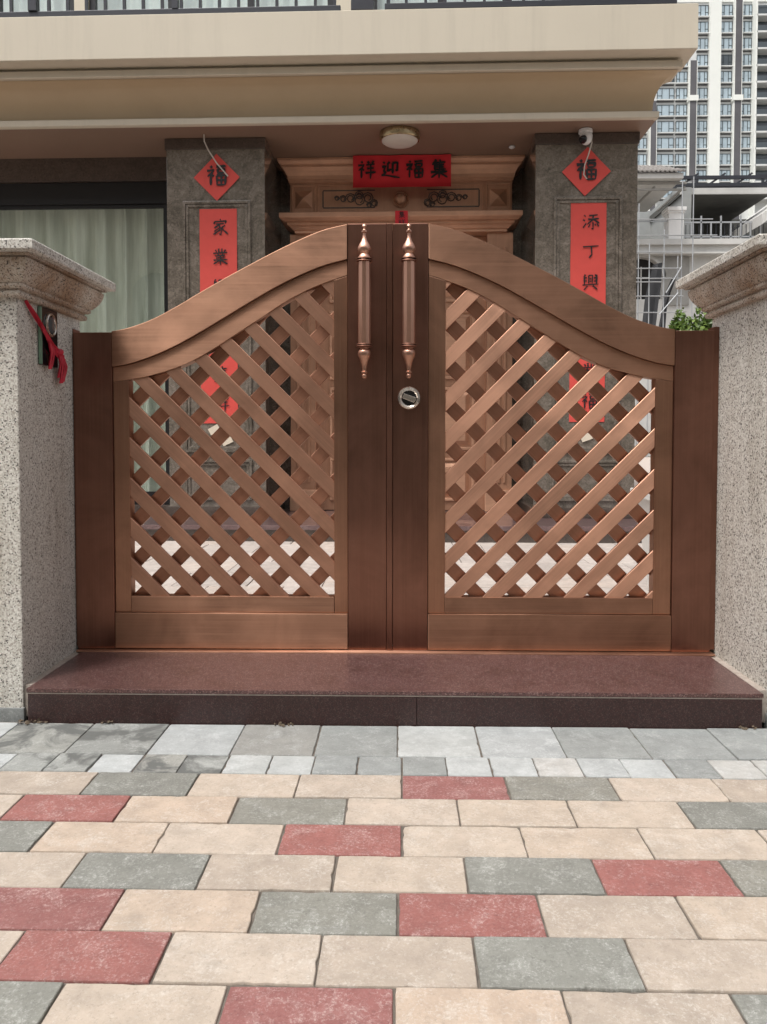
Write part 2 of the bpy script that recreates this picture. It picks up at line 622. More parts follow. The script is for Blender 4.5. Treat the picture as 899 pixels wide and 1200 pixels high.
def paver_mesh(w, d, h=0.05, rng=random.Random(21)):
    """block with a slightly ragged, worn arris"""
    b = MB()
    out = []
    for (ax, ay), (bx_, by) in (((-1, -1), (1, -1)), ((1, -1), (1, 1)), ((1, 1), (-1, 1)), ((-1, 1), (-1, -1))):
        L = w if ay == by else d
        n = max(5, int(L / .02))
        for q in range(n):
            u = q / n
            x = (ax * (1 - u) + bx_ * u) * w / 2
            y = (ay * (1 - u) + by * u) * d / 2
            k = rng.uniform(0, .0009) + (rng.uniform(.001, .004) if rng.random() < .05 else 0) + (.0008 if q == 0 else 0)
            out.append((x, y, k))
    n = len(out)

    def ring(ins, z):
        r_ = []
        for x, y, k in out:
            e = ins + k
            r_.append((max(-w / 2 + e, min(w / 2 - e, x)), max(-d / 2 + e, min(d / 2 - e, y)), z))
        return r_
    rings = [ring(0, -h), ring(0, -.004), ring(.0006, -.0014), ring(.0022, 0)]
    vs_ = [p for r_ in rings for p in r_]
    fs = [tuple(range(n - 1, -1, -1)), tuple(range(3 * n, 4 * n))]
    for r_ in range(3):
        for q in range(n):
            l = (q + 1) % n
            fs.append((r_ * n + q, r_ * n + l, (r_ + 1) * n + l, (r_ + 1) * n + q))
    b.add(vs_, fs)
    return b


def lay(mesh_cache, key, w, d, mat, x, y, parent, name):
    k = (key, mat, random.randrange(4))
    if k not in mesh_cache:
        mesh_cache[k] = paver_mesh(w, d).mesh(name, M[mat])
    o = bpy.data.objects.new(name, mesh_cache[k])
    COL.objects.link(o)
    o.parent = parent
    o.location = (x + random.uniform(-.0012, .0012), y + random.uniform(-.0012, .0012), random.uniform(-.0022, .0014))
    o.rotation_euler = (random.uniform(-.004, .004), random.uniform(-.003, .003), random.uniform(-.005, .005) + (pi if random.random() < .5 else 0))
    return o


CACHE = {}
ROWS = {0: (0.005, -0.892, 'tgttrgtt'), 1: (0.155, -1.045, 'trtgtttg'), 2: (0.003, -0.897, 'gttrtttt'), 3: (0.15, -0.75, 'tgttgrg'),
        4: (-0.006, -0.606, 'rtgrtt'), 5: (0.145, -0.755, 'trttgt'), 6: (-0.012, -0.612, 'gtrttg')}
PW, PD = 0.3025, 0.147
for r in range(19):
    y = 2.25 - PD * (r + .5)
    if r in ROWS:
        off, first, cols = ROWS[r]
        k0 = round((first - off) / PW)           # joint number after the first listed paver
    else:
        off, k0, cols = (0.0 if r % 2 == 0 else 0.15), 0, ''
    for k in range(-9, 9):                        # paver k spans joints k..k+1
        i = k - k0 + 1
        if 0 <= i < len(cols):
            c = cols[i]
        else:
            c = random.choices('tgr', (0.56, 0.24, 0.2))[0]
        lay(CACHE, 'p', PW - 0.0032, PD - 0.0032, {'t': 'paver_tan', 'g': 'paver_grey', 'r': 'paver_red'}[c], off + (k + .5) * PW, y, pavement, 'paver')
T1C = {-5: 'w', -4: 'w', -3: 'p', -2: 's', -1: 's', 0: 'p', 1: 'p', 2: 's', 3: 's', 4: 's'}
for k in range(-9, 9):
    c = T1C.get(k, random.choice('wsp'))
    lay(CACHE, 'b', 0.2632, 0.256, {'w': 'paver_wet', 's': 'paver_slate', 'p': 'paver_pale'}[c], -0.01 + (k + .5) * 0.266, 2.5135, pavement, 'paver')
for k in range(-18, 18):
    c = 'paver_wet' if k in (-5, -6, -8, -9) else ('paver_slate' if random.random() < .1 else 'paver_pale')
    lay(CACHE, 's', 0.1328, 0.1305, c, 0.004 + (k + .5) * 0.1355, 2.3175, pavement, 'paver')

# street and the kerb on the camera's side
g = MB(); g.box(-60, 60, -7.0, -0.75, -0.135, -0.10)
structure('road', g, M['asphalt'])
g = MB(); g.box(-60, 60, -0.75, -0.605, -0.13, 0.0)
structure('kerb', g, M['concrete'])

# courtyard behind the gate
g = MB()
g.box(-12, 16, 2.9, 60, -0.13, 0.108)
court = structure('courtyard_floor', g, M['sand_joint'])
for i in range(-6, 7):
    for j in range(8):
        lay(CACHE, 'c', 0.446, 0.446, 'tile_court', -0.02 + i * 0.45 + (0.225 if j % 2 else 0), 3.4 + j * 0.45, court, 'floor_tile').location.z = 0.12 + random.uniform(-.001, .001)
g = MB()
g.box(-12, -2.96, 3.17, 30, 0.1085, 0.118)
g.box(2.97, 16, 3.17, 36, 0.1085, 0.118)
part('floor_margin', g, M['tile_court'], court)

# ------------------------------------------------------------------ entrance step
step = thing('granite_step', 'dark red polished granite step in front of the bronze gate', 'step', (-0.03, 2.643, 0))
g = MB(); g.box(-1.318, 1.250, 2.643, 3.33, 0.1045, 0.12)
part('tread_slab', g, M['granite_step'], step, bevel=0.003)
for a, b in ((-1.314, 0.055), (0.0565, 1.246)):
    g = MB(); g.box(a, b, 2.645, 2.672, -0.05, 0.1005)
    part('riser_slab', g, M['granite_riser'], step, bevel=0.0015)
g = MB(); g.box(-1.313, 1.245, 2.6452, 3.3, 0.1007, 0.1046)
part('mortar_bed', g, M['grout'], step)
for a, b in ((-1.352, -1.3185), (1.2505, 1.29)):
    g = MB(); g.box(a, b, 2.70, 3.3, 0.0, 0.114)
    part('grout_line', g, M['grout'], step)

# ------------------------------------------------------------------ gate pillars
def gate_pillar(sgn, xi, label):
    w, y0, y1 = 0.62, 2.69, 3.225
    xa, xb = (xi - w, xi) if sgn < 0 else (xi, xi + w)
    t = thing('gate_pillar', label, 'pillar', ((xa + xb) / 2, y0, 0), 'granite pillars flanking the gate')
    g = MB(); g.box(xa, xb, y0, y1, -0.1, 1.51)
    part('shaft', g, M['granite_pillar'], t, bevel=0.006)
    g = MB(); g.box(xa - .004, xb + .004, y0 - .004, y1, -0.1, 0.035)
    part('base_band', g, M['paver_slate'], t, bevel=0.004)

    def ring(prof):
        g = MB()
        vs_, fs = [], []
        for o, z in prof:
            vs_ += [(xa - o, y0 - o, z), (xb + o, y0 - o, z), (xb + o, y1 + o, z), (xa - o, y1 + o, z)]
        for i in range(len(prof) - 1):
            for k in range(4):
                l = (k + 1) % 4
                fs.append((4 * i + k, 4 * i + l, 4 * i + 4 + l, 4 * i + 4 + k))
        fs.append((3, 2, 1, 0))
        e = 4 * (len(prof) - 1)
        fs.append((e, e + 1, e + 2, e + 3))
        g.add(vs_, fs)
        return g
    prof = [(-.05, 1.495), (.014, 1.495), (.020, 1.499), (.022, 1.507), (.020, 1.515), (.014, 1.519), (.014, 1.523), (.026, 1.525), (.033, 1.531), (.033, 1.540)]
    for k in range(11):
        a = k / 10
        # rounded belly
        prof.append((.030 + .044 * sin(a * pi / 2) ** .75, 1.541 + .078 * a))
    prof += [(.066, 1.621), (.066, 1.626), (.084, 1.627), (.084, 1.634)]
    cap = part('capital', ring(prof), M['granite_cap'], t, bevel=0.0)
    part('cap_slab', ring([(.075, 1.634), (.108, 1.636), (.112, 1.640), (.112, 1.668), (.106, 1.674), (-.2, 1.676)]), M['granite_pillar'], cap)
    return t


gate_pillar(-1, -1.352, 'speckled granite gate pillar on the left carrying the doorbell and red ribbon')
gate_pillar(1, 1.286, 'speckled granite gate pillar on the right beside the green shrub')

# ------------------------------------------------------------------ the bronze gate
GY, CX = 3.135, -0.035


def spline(pts, us):
    """monotone piecewise cubic through (u, z)"""
    out = []
    n = len(pts)
    ms = []
    for i in range(n):
        a, b = pts[max(0, i - 1)], pts[min(n - 1, i + 1)]
        ms.append((b[1] - a[1]) / (b[0] - a[0]))
    for u in us:
        i = 0
        while i < n - 2 and u > pts[i + 1][0]:
            i += 1
        (x0, y0), (x1, y1) = pts[i], pts[i + 1]
        h = x1 - x0
        s = (u - x0) / h
        out.append((2 * s ** 3 - 3 * s * s + 1) * y0 + (s ** 3 - 2 * s * s + s) * h * ms[i] + (-2 * s ** 3 + 3 * s * s) * y1 + (s ** 3 - s * s) * h * ms[i + 1])
    return out


TOPC = [(0, 1.866), (.1, 1.842), (.2, 1.802), (.3, 1.755), (.4, 1.704), (.5, 1.651), (.6, 1.595), (.7, 1.537), (.8, 1.486), (.9, 1.451), (.98, 1.436)]
LOWC = [(0, 1.725), (.1, 1.698), (.2, 1.658), (.3, 1.609), (.4, 1.552), (.5, 1.493), (.6, 1.434), (.7, 1.380), (.8, 1.336), (.9, 1.304), (.98, 1.291)]
INC = [(0, 1.662), (.055, 1.645), (.15, 1.609), (.25, 1.558), (.35, 1.494), (.45, 1.430), (.55, 1.366), (.65, 1.311), (.75, 1.274), (.85, 1.249), (.98, 1.229)]


def clip_poly(poly, inside, cut):
    out = []
    for i in range(len(poly)):
        a, b = poly[i], poly[(i + 1) % len(poly)]
        ia, ib = inside(a), inside(b)
        if ia:
            out.append(a)
        if ia != ib:
            lo, hi = (a, b) if ia else (b, a)
            for _ in range(30):
                m = ((lo[0] + hi[0]) / 2, (lo[1] + hi[1]) / 2)
                if inside(m):
                    lo = m
                else:
                    hi = m
            out.append(lo)
    return out


def gate_leaf(sgn, u0, meet, outer, w_in, w_out, front_z, back_c, label):
    """sgn -1 left leaf, +1 right leaf. distances are measured from the meeting line outwards"""
    t = thing('gate_leaf', label, 'gate', (CX + sgn * 0.65, GY + .03, 0.126))
    U = outer - u0                 # length of the arch rail up to the outer stile
    k = U / 0.968

    def X(d):
        return CX + sgn * d

    us = [U * i / 48 for i in range(49)]
    top = spline([(a * k, b) for a, b in TOPC], us)
    low = spline([(a * k, b) for a, b in LOWC], us)
    inn = spline([(a * k, b) for a, b in INC], us)
    xs = [X(u0 + u) for u in us]
    T = 0.070
    # stiles
    g = MB(); g.box(*sorted((X(meet), X(u0 - .0015))), GY, GY + T, 0.128, 1.868)
    ms = part('meeting_stile', g, M['bronze_dark'], t, bevel=0.003)
    g = MB(); g.box(*sorted((X(outer + .0015), X(outer + .158))), GY, GY + T, 0.128, 1.434)
    part('outer_stile', g, M['bronze_dark'], t, bevel=0.003)
    g = MB(); g.strip(list(zip(xs, top)), list(zip(xs, low)), GY - .003, GY + T)
    part('arched_top_rail', g, M['bronze_h'], t, bevel=0.0025)
    # inner arch moulding, a little behind the rail face
    g = MB(); g.strip(list(zip(xs, [z - .001 for z in low])), list(zip(xs, inn)), GY + .009, GY + T - .004)
    part('arched_moulding', g, M['bronze_h'], t, bevel=0.002)
    zi = lambda d: spline([(a * k, b) for a, b in INC], [d - u0])[0]
    g = MB(); g.prism([(X(u0), .279), (X(u0 + w_in), .279), (X(u0 + w_in), zi(u0 + w_in) - .001), (X(u0), zi(u0) - .001)], GY + .0105, GY + T - .006)
    part('side_strip', g, M['bronze_v'], t, bevel=0.002)
    g = MB(); g.prism([(X(outer - w_out), .279), (X(outer), .279), (X(outer), zi(outer) - .001), (X(outer - w_out), zi(outer - w_out) - .001)], GY + .0105, GY + T - .006)
    part('side_strip', g, M['bronze_v'], t, bevel=0.002)
    xa, xb = sorted((X(u0 + w_in + .001), X(outer - w_out - .001)))
    g = MB(); g.box(xa, xb, GY + .0085, GY + T - .008, .279, .346)
    part('bottom_strip', g, M['bronze_h'], t, bevel=0.002)
    g = MB(); g.box(*sorted((X(u0), X(outer))), GY - .002, GY + T, .130, .278)
    part('bottom_rail', g, M['bronze_h'], t, bevel=0.003)
    # lattice
    d0, d1 = u0 + w_in, outer - w_out

    def inside(p):
        d = (p[0] - CX) * sgn
        return d0 - .004 < d < d1 + .004 and .342 < p[1] < zi(d) + .006

    hv = .0785
    for layer in (0, 1):
        n = 0
        for i in range(-14, 16):
            if layer == 0:      # rises outwards from the meeting side
                zc = front_z + .166 * i - hv / 2
                f = lambda d: zc + (d - d0)
            else:
                zc = back_c + .1665 * i
                f = lambda d: zc - d
            # fine parallelogram cut to the opening
            pts_u, pts_l = [], []
            N = 160
            for q in range(N + 1):
                d = d0 - .003 + (d1 - d0 + .006) * q / N
                pts_u.append((X(d), f(d) + hv / 2))
            poly = [(X(d0 - .003), f(d0 - .003) - hv / 2), (X(d1 + .003), f(d1 + .003) - hv / 2), (X(d1 + .003), f(d1 + .003) + hv / 2), (X(d0 - .003), f(d0 - .003) + hv / 2)]
            # bottom cut
            poly = clip_poly(poly, lambda p: p[1] > .343, None)
            if len(poly) < 3:
                continue
            poly = clip_poly(poly, lambda p: p[1] < zi(min(max((p[0] - CX) * sgn, u0), outer)) + .005, None)
            if len(poly) < 3:
                continue
            area = abs(sum(poly[a][0] * poly[(a + 1) % len(poly)][1] - poly[(a + 1) % len(poly)][0] * poly[a][1] for a in range(len(poly)))) / 2
            if area < .0006:
                continue
            # local frame so that the brushing runs along the slat
            ang = (1 if layer == 0 else -1) * sgn * pi / 4
            c0 = Vector((sum(p[0] for p in poly) / len(poly), 0, sum(p[1] for p in poly) / len(poly)))
            R = Matrix.Rotation(-ang, 3, 'Y')
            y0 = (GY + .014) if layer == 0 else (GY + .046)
            th = .017
            b = MB()
            lp = []
            for p in poly:
                q_ = R.inverted() @ (Vector((p[0], 0, p[1])) - c0)
                lp.append((q_.x, q_.z))
            b.prism(lp, -th / 2, th / 2)
            me = b.mesh('slat', M['bronze_slat' if layer == 0 else 'bronze_slat_shaded'], bevel=0.0016, seg=1)
            o = bpy.data.objects.new('slat', me)
            COL.objects.link(o)
            o.parent = t
            o.location = Vector((c0.x, y0 + th / 2, c0.z)) - OFF[t.name]
            o.rotation_euler = (0, -ang, 0)
            n += 1
    # pull handle on the meeting stile
    hx = X(.066) if sgn > 0 else X(.111)
    hy = GY - .062
    px = 3.08 / 900 / 4.617
    zt = 1.848

    def Z(y):
        return zt - (y - 100) * px * 1.0
    S = px * 1.0
    bar_ = MB()
    prof = [(30, 299), (33, 300), (34, 520), (33, 735), (30, 737)]
    bar_.lathe([(r * S, Z(y)) for r, y in reversed(prof)], (hx, hy, 0), seg=10)
    h = part('handle', bar_, M['handle_metal'], t, smooth=False)
    g = MB()
    prof = [(1, 99), (9, 102), (13, 112), (9, 122), (7, 127), (9, 132), (15, 137), (15, 143), (8, 148), (8, 156), (10, 170), (17, 190), (27, 207), (35, 224), (36, 234), (30, 250), (24, 260), (26, 266), (34, 276), (34, 280)]
    g.lathe([(r * S, Z(y)) for r, y in reversed(prof)], (hx, hy, 0), seg=20)
    part('finial', g, M['handle_metal'], h, smooth=True)
    g = MB()
    prof = [(33, 740), (33, 752), (22, 758), (22, 764), (32, 775), (35, 788), (33, 802), (24, 822), (15, 850), (10, 876), (10, 882), (15, 886), (15, 892), (8, 897), (12, 904), (13, 911), (9, 921), (1, 925)]
    g.lathe([(r * S, Z(y)) for r, y in reversed(prof)], (hx, hy, 0), seg=20)
    part('finial', g, M['handle_metal'], h, smooth=True)
    for a in (280, 292, 736, 746):
        g = MB()
        g.lathe([(36 * S, Z(a + 8)), (42 * S, Z(a + 6.5)), (43 * S, Z(a + 4)), (42 * S, Z(a + 1.5)), (36 * S, Z(a))], (hx, hy, 0), seg=20)
        part('collar', g, M['bronze_dark'], h, smooth=True)
    for a in (335, 705):
        g = MB()
        g.lathe([(.013, 0), (.013, .05), (.02, .052), (.022, .0615)], (hx, hy, Z(a)), axis='Y', seg=14)
        part('mount', g, M['bronze_dark'], h, smooth=True)
    if sgn > 0:
        lx, lz = X(.068), 1.163
        g = MB()
        g.lathe([(.044, -.001), (.047, -.006), (.044, -.014), (.037, -.016), (.031, -.012), (.030, -.001)], (lx, GY, lz), axis='Y', seg=28)
        lk = part('lock', g, M['chrome'], t, smooth=True, label='round silver door lock with diagonal thumb turn')
        g = MB()
        g.lathe([(.0305, -.0005), (.0305, -.006), (.001, -.0065)], (lx, GY, lz), axis='Y', seg=28)
        part('lock_face', g, M['black_gloss'], lk, smooth=True)
        g = MB()
        c_, s_ = cos(-.36), sin(-.36)
        pts = [(-.026, -.010), (.024, -.012), (.028, 0), (.024, .012), (-.026, .010)]
        g.prism([(lx + x * c_ - z * s_, lz + x * s_ + z * c_) for x, z in pts], GY - .022, GY - .006)
        part('thumb_turn', g, M['chrome'], lk, bevel=.002)
    else:
        g = MB(); g.box(X(.0225), X(.0005), GY - .004, GY + .012, 0.128, 1.8675)
        part('astragal', g, M['bronze_dark'], t, bevel=0.002)
        g = MB(); g.box(X(.03), X(-.025), GY + T + .001, GY + T + .012, 0.13, 1.86)
        part('rebate_strip', g, M['bronze_dark'], t, bevel=0.002)
    return t


# left: u0 .183; right: u0 .146
gate_leaf(-1, .183, .0235, 1.150, .056, .065, 1.17 - (1.085 - .239), 1.393 - 0.0, 'left bronze gate leaf with curved top and crossed lattice slats')
gate_leaf(1, .146, .001, 1.138, .070, .072, 1.186, .871, 'right bronze gate leaf with curved top, lattice slats and round lock')

gf = thing('gate_surround', 'thin bronze frame and threshold strip holding the double gate', 'gate frame', (CX, GY, 0.12))
g = MB(); g.box(-1.3525, CX - 1.3115, GY + .012, GY + .075, .134, 1.45)
part('jamb', g, M['bronze_dark'], gf, bevel=.002)
g = MB(); g.box(CX + 1.2985, 1.2855, GY + .012, GY + .075, .134, 1.45)
part('jamb', g, M['bronze_dark'], gf, bevel=.002)
g = MB(); g.box(-1.338, 1.272, GY - .03, GY + .075, .1195, .1265)
part('threshold', g, M['bronze_slat'], gf, bevel=.0015)

# ------------------------------------------------------------------ doorbell and ribbon on the left pillar
bx = -1.352
bell = thing('video_doorbell', 'dark glass doorbell panel with silver ring on the left pillar', 'doorbell', (bx, 2.90, 1.29))
g = MB(); g.box(bx - .002, bx + .012, 2.845, 2.985, 1.275, 1.492)
part('faceplate', g, M['black_gloss'], bell, bevel=.003)
g = MB(); g.box(bx + .004, bx + .0145, 2.839, 2.850, 1.277, 1.490)
part('edge_trim', g, M['glass_green'], bell, bevel=.001)
ring_ = MB()
cy, cz = 2.922, 1.432
N1, N2 = 28, 8
vs_, fs = [], []
for i in range(N1):
    a = 2 * pi * i / N1
    for j in range(N2):
        b = 2 * pi * j / N2
        r = 1 + .16 * cos(b)
        vs_.append((bx + .014 + .0065 * sin(b), cy + .037 * r * cos(a), cz + .040 * r * sin(a)))
for i in range(N1):
    for j in range(N2):
        fs.append((i * N2 + j, ((i + 1) % N1) * N2 + j, ((i + 1) % N1) * N2 + (j + 1) % N2, i * N2 + (j + 1) % N2))
ring_.add(vs_, fs)
part('bell_ring', ring_, M['chrome'], bell, smooth=True)
g = MB(); g.lathe([(.032, 0), (.03, .004), (.001, .006)], (bx + .0125, cy, cz), axis='X', seg=24)
part('lens', g, M['tower_glass_dark'], bell, smooth=True)


def ribbon_strip(pts, widths, wob=0.004):
    """cloth band through 3D points, widths along the pillar's depth/height plane"""
    g = MB()
    n = len(pts)
    fine = []
    for i in range(n - 1):
        for s in range(6):
            u = s / 6
            fine.append((Vector(pts[i]).lerp(Vector(pts[i + 1]), u), widths[i] * (1 - u) + widths[i + 1] * u))
    fine.append((Vector(pts[-1]), widths[-1]))
    vs_, fs = [], []
    C = 7
    for i, (p, w) in enumerate(fine):
        a = fine[max(0, i - 1)][0]
        b = fine[min(len(fine) - 1, i + 1)][0]
        d = (b - a).normalized()
        sdir = d.cross(Vector((1, 0, 0))).normalized()
        for c in range(C):
            s = c / (C - 1) - .5
            vs_.append(p + sdir * (s * w) + Vector((wob * sin(c * 2.1 + i * .25) + wob, 0, 0)))
    m = len(fine)
    for i in range(m - 1):
        for c in range(C - 1):
            fs.append((i * C + c, i * C + c + 1, (i + 1) * C + c + 1, (i + 1) * C + c))
    # back side for thickness
    off = len(vs_)
    vs_ += [v + Vector((-.0012, 0, 0)) for v in vs_]
    fs += [tuple(off + q for q in reversed(f)) for f in list(fs)]
    g.add(vs_, fs)
    return g


rib = thing('red_ribbon', 'red cloth ribbon tied across the doorbell on the left pillar', 'ribbon', (bx + .02, 2.9, 1.26))
X0 = bx + .006
part('sash', ribbon_strip([(X0, 2.735, 1.492), (X0 + .003, 2.79, 1.452), (X0 + .012, 2.85, 1.402), (X0 + .016, 2.91, 1.352), (X0 + .018, 2.965, 1.322)], [.008, .016, .020, .030, .034], .005), M['ribbon'], rib, smooth=True)
part('sash', ribbon_strip([(X0, 2.737, 1.488), (X0 + .006, 2.80, 1.435), (X0 + .016, 2.86, 1.385), (X0 + .022, 2.92, 1.345), (X0 + .02, 2.965, 1.326)], [.006, .012, .018, .022, .026], .004), M['ribbon'], rib, smooth=True)
for y_, z0_, z1_, w_ in ((2.965, 1.335, 1.235, .020), (2.982, 1.335, 1.215, .024), (3.0, 1.325, 1.222, .018), (3.012, 1.31, 1.238, .012), (2.888, 1.365, 1.262, .020), (2.903, 1.36, 1.272, .012)):
    part('tail', ribbon_strip([(X0 + .020, y_ - .012, z0_), (X0 + .022, y_ - .002, z0_ * .6 + z1_ * .4), (X0 + .012, y_ + .004, z1_)], [w_ * .7, w_, w_ * 1.5], .004), M['ribbon'], rib, smooth=True)
g = MB(); g.lathe([(.003, -.018), (.010, -.014), (.013, -.004), (.010, .002), (.014, .010), (.004, .018)], (X0 + .024, 2.955, 1.333), axis='Y', seg=10)
part('knot', g, M['ribbon'], rib, smooth=True)

# ------------------------------------------------------------------ the house (house frame: origin under the column fronts)
house = thing('house', 'house with dark stone columns, cream cornice and balcony behind the gate', 'house', (0, 0, 0), house=True)
CT = 3.775            # soffit height


def column(x0, x1, y1, panel, name='column'):
    g = MB(); g.box(x0, x1, 0, y1, .25, CT + .02)
    c = part(name, g, M['stone_column'], house, bevel=.004)
    g = MB(); g.box(x0 - .012, x1 + .012, -.014, .2, CT - .10, CT - .003)
    part('cap_band', g, M['stone_dark'], c, bevel=.003)
    g = MB(); g.box(x0 - .025, x1 + .025, -.03, y1 - .01, .262, .36)
    part('plinth', g, M['stone_dark'], c, bevel=.006)
    a, b = panel
    for z0, z1 in ((.87, 3.198), (.42, .80)):
        for i, (w, yy) in enumerate(((.0, .022), (.028, .013))):
            g = MB()
            W = .026
            A, B, Z0, Z1 = a + w, b - w, z0 + w, z1 - w
            g.prism([(A, Z0), (A + W, Z0 + W), (A + W, Z1 - W), (A, Z1)], -yy, .005)
            g.prism([(B - W, Z0 + W), (B, Z0), (B, Z1), (B - W, Z1 - W)], -yy, .005)
            g.prism([(A, Z1), (A + W, Z1 - W), (B - W, Z1 - W), (B, Z1)], -yy, .005)
            g.prism([(A, Z0), (B, Z0), (B - W, Z0 + W), (A + W, Z0 + W)], -yy, .005)
            part('panel_moulding', g, M['stone_column'], c, bevel=.004)
    return c


column(-2.18, -1.263, .9, (-2.03, -1.393))
column(1.228, 2.151, .9, (1.392, 2.011))
# walls
g = MB(); g.box(-1.263, 1.228, .9, 1.1, .25, CT + .02)
part('recess_wall', g, M['stone_column'], house)
g = MB(); g.box(-6.5, -2.2, .45, .62, 3.55, CT + .02)
part('lintel_band', g, M['stone_dark'], house, bevel=.004)
g = MB(); g.box(-6.5, -2.2, .45, .62, .26, .33)
part('sill_band', g, M['stone_dark'], house, bevel=.004)
g = MB(); g.box(1.3, 2.14, .9, 9, 0.1, CT + .02); g.box(-6.7, -6.5, .45, 9, .1, CT); g.box(-6.5, 2.1, 8.8, 9, .1, CT)
part('wall', g, M['stone_column'], house)
g = MB(); g.box(-6.5, -1.3, 3.9, 4.1, .1, CT); g.box(-1.5, -1.3, 1.1, 3.9, .1, CT)
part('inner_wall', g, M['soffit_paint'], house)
g = MB(); g.box(-6.5, 1.3, .63, 8.8, .15, .255)
part('inner_floor', g, M['stone_porch'], house)
# porch slab
g = MB(); g.box(-6.6, 2.5, -.70, .62, .222, .262)
pz = part('porch_tread', g, M['stone_porch'], house, bevel=.005)
g = MB(); g.box(-6.58, 2.48, -.665, .6, .1, .221)
part('porch_riser', g, M['stone_dark'], pz)

# sliding window: frame, two sashes, panes
win = MB()
win.box(-6.5, -2.2, .49, .59, 3.335, 3.548)
win.box(-2.335, -2.2, .49, .59, .331, 3.334)
win.box(-6.5, -2.336, .49, .59, .331, .40)
w = part('window', win, M['black_frame'], house, bevel=.004)
for a, b, yy in ((-4.5, -2.336, .53), (-6.5, -4.43, .56)):
    g = MB()
    g.box(a, a + .06, yy - .015, yy + .015, .401, 3.334); g.box(b - .045, b, yy - .015, yy + .015, .401, 3.334)
    g.box(a + .061, b - .046, yy - .015, yy + .015, .401, .46); g.box(a + .061, b - .046, yy - .015, yy + .015, 3.30, 3.334)
    part('sash', g, M['black_frame'], w)
    g = MB(); g.box(a + .061, b - .046, yy - .004, yy + .004, .46, 3.30)
    part('pane', g, M['glass_clear'], w)


def curtain(name, x0, x1, y, z0, z1, mat, label, folds, amp=.05):
    g = MB()
    n = int((x1 - x0) * 60)
    vs_, fs = [], []
    rnd = random.Random(len(label))
    ph = [rnd.uniform(0, 6) for _ in range(3)]
    for i in range(n + 1):
        x = x0 + (x1 - x0) * i / n
        d = amp * (sin(x * folds + ph[0] + sin(x * 3 + ph[1])) + .4 * sin(x * folds * 2.3 + ph[2]))
        vs_ += [(x, y + d, z0), (x, y + d * .7, z1)]
    for i in range(n):
        fs.append((2 * i, 2 * i + 2, 2 * i + 3, 2 * i + 1))
    m = len(vs_)
    vs_ += [(a, b + .004, c) for a, b, c in vs_]
    fs += [tuple(m + q for q in reversed(f)) for f in list(fs)]
    g.add(vs_, fs)
    return solo(name, g, M[mat], ((x0 + x1) / 2, y, z0), label, 'curtain', house=True, smooth=True)


curtain('curtain', -6.4, -2.25, .72, .27, 3.52, 'curtain', 'pale greenish curtain hanging behind the large left window', 26)

# cornice with a returned corner on the right
def cornice_run(prof, y0, xr, xl, yb):
    g = MB()
    vs_, fs = [], []
    for o, z in prof:
        vs_ += [(xl, y0 - o, z), (xr + o * .6, y0 - o, z), (xr + o * .6, yb, z)]
    for i in range(len(prof) - 1):
        for k in range(2):
            fs.append((3 * i + k, 3 * i + k + 1, 3 * i + 4 + k, 3 * i + 3 + k))
    g.add(vs_, fs)
    return g


Y0, XR = -.285, 2.215
YB = Y0 + .03                # the mouldings return only round the corner of the slab
cornice = part('cornice', cornice_run([(-.015, CT), (.03, CT), (.036, CT + .006), (.036, CT + .05), (.03, CT + .056), (-.03, CT + .06), (-.03, CT + .085)], Y0, XR, -7, YB), M['cream'], house)
cov = [(-.032, CT + .084)]
for k in range(13):
    a = k / 12 * pi / 2
    cov.append((-.028 + .235 * (1 - cos(a)), CT + .09 + .235 * sin(a)))
part('cove', cornice_run(cov + [(.19, CT + .327)], Y0, XR, -7, YB), M['cove_paint'], cornice, smooth=True)
part('band', cornice_run([(.15, CT + .3275), (.236, CT + .33), (.242, CT + .336), (.242, CT + .384), (.236, CT + .39), (.20, CT + .392), (.20, CT + .414)], Y0, XR, -7, YB), M['cream'], cornice)
part('fascia', cornice_run([(.19, CT + .4145), (.366, CT + .4145), (.372, CT + .42), (.372, CT + .775), (.366, CT + .781), (-.5, CT + .785)], Y0, XR, -7, YB), M['cream'], cornice)
g = MB(); g.box(-6.99, XR - .04, Y0 + .07, 2.2, CT + .07, CT + .775)
part('slab_core', g, M['cream'], house)
g = MB(); g.box(-6.98, XR + .012, Y0 - .012, 1.2, CT + .002, CT + .055)
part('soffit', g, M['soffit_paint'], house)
g = MB(); g.box(-7, XR - .1, .9, 9, CT + .1, CT + .70)
part('upper_floor', g, M['cream'], house)
# upper storey wall with windows
ZF = CT + .785
g = MB(); g.box(-7, 2.1, 1.3, 1.45, ZF, ZF + .35); g.box(-7, 2.1, 1.3, 1.45, ZF + 2.5, ZF + 3.2)
for a, b in ((-7, -6.2), (-3.6, -3.45), (-.75, -.35), (1.9, 2.1)):
    g.box(a, b, 1.3, 1.45, ZF + .35, ZF + 2.5)
g.box(1.95, 2.1, 1.45, 9, ZF, ZF + 3.2)
uw = part('upper_wall', g, M['cream'], house)
for a, b in ((-6.2, -3.6), (-3.45, -.75), (-.35, 1.9)):
    g = MB()
    for q in range(4):
        x = a + (b - a - .07) * q / 3
        g.box(x, x + .07, 1.34, 1.40, ZF + .35, ZF + 2.5)
    g.box(a, b, 1.345, 1.395, ZF + .35, ZF + .42)
    g.box(a, b, 1.345, 1.395, ZF + 2.43, ZF + 2.5)
    uwin = part('window', g, M['black_frame'], house)
    g = MB(); g.box(a, b, 1.365, 1.372, ZF + .42, ZF + 2.43)
    part('pane', g, M['glass_clear'], uwin)
curtain('curtain', -6.3, 1.95, 1.62, ZF, ZF + 2.6, 'curtain_pale', 'white curtain behind the balcony windows above the cornice', 22, .04)
g = MB(); g.box(-7.2, 2.3, .9, 9.2, ZF + 3.2, ZF + 3.4)
part('roof', g, M['roof_tile'], house)

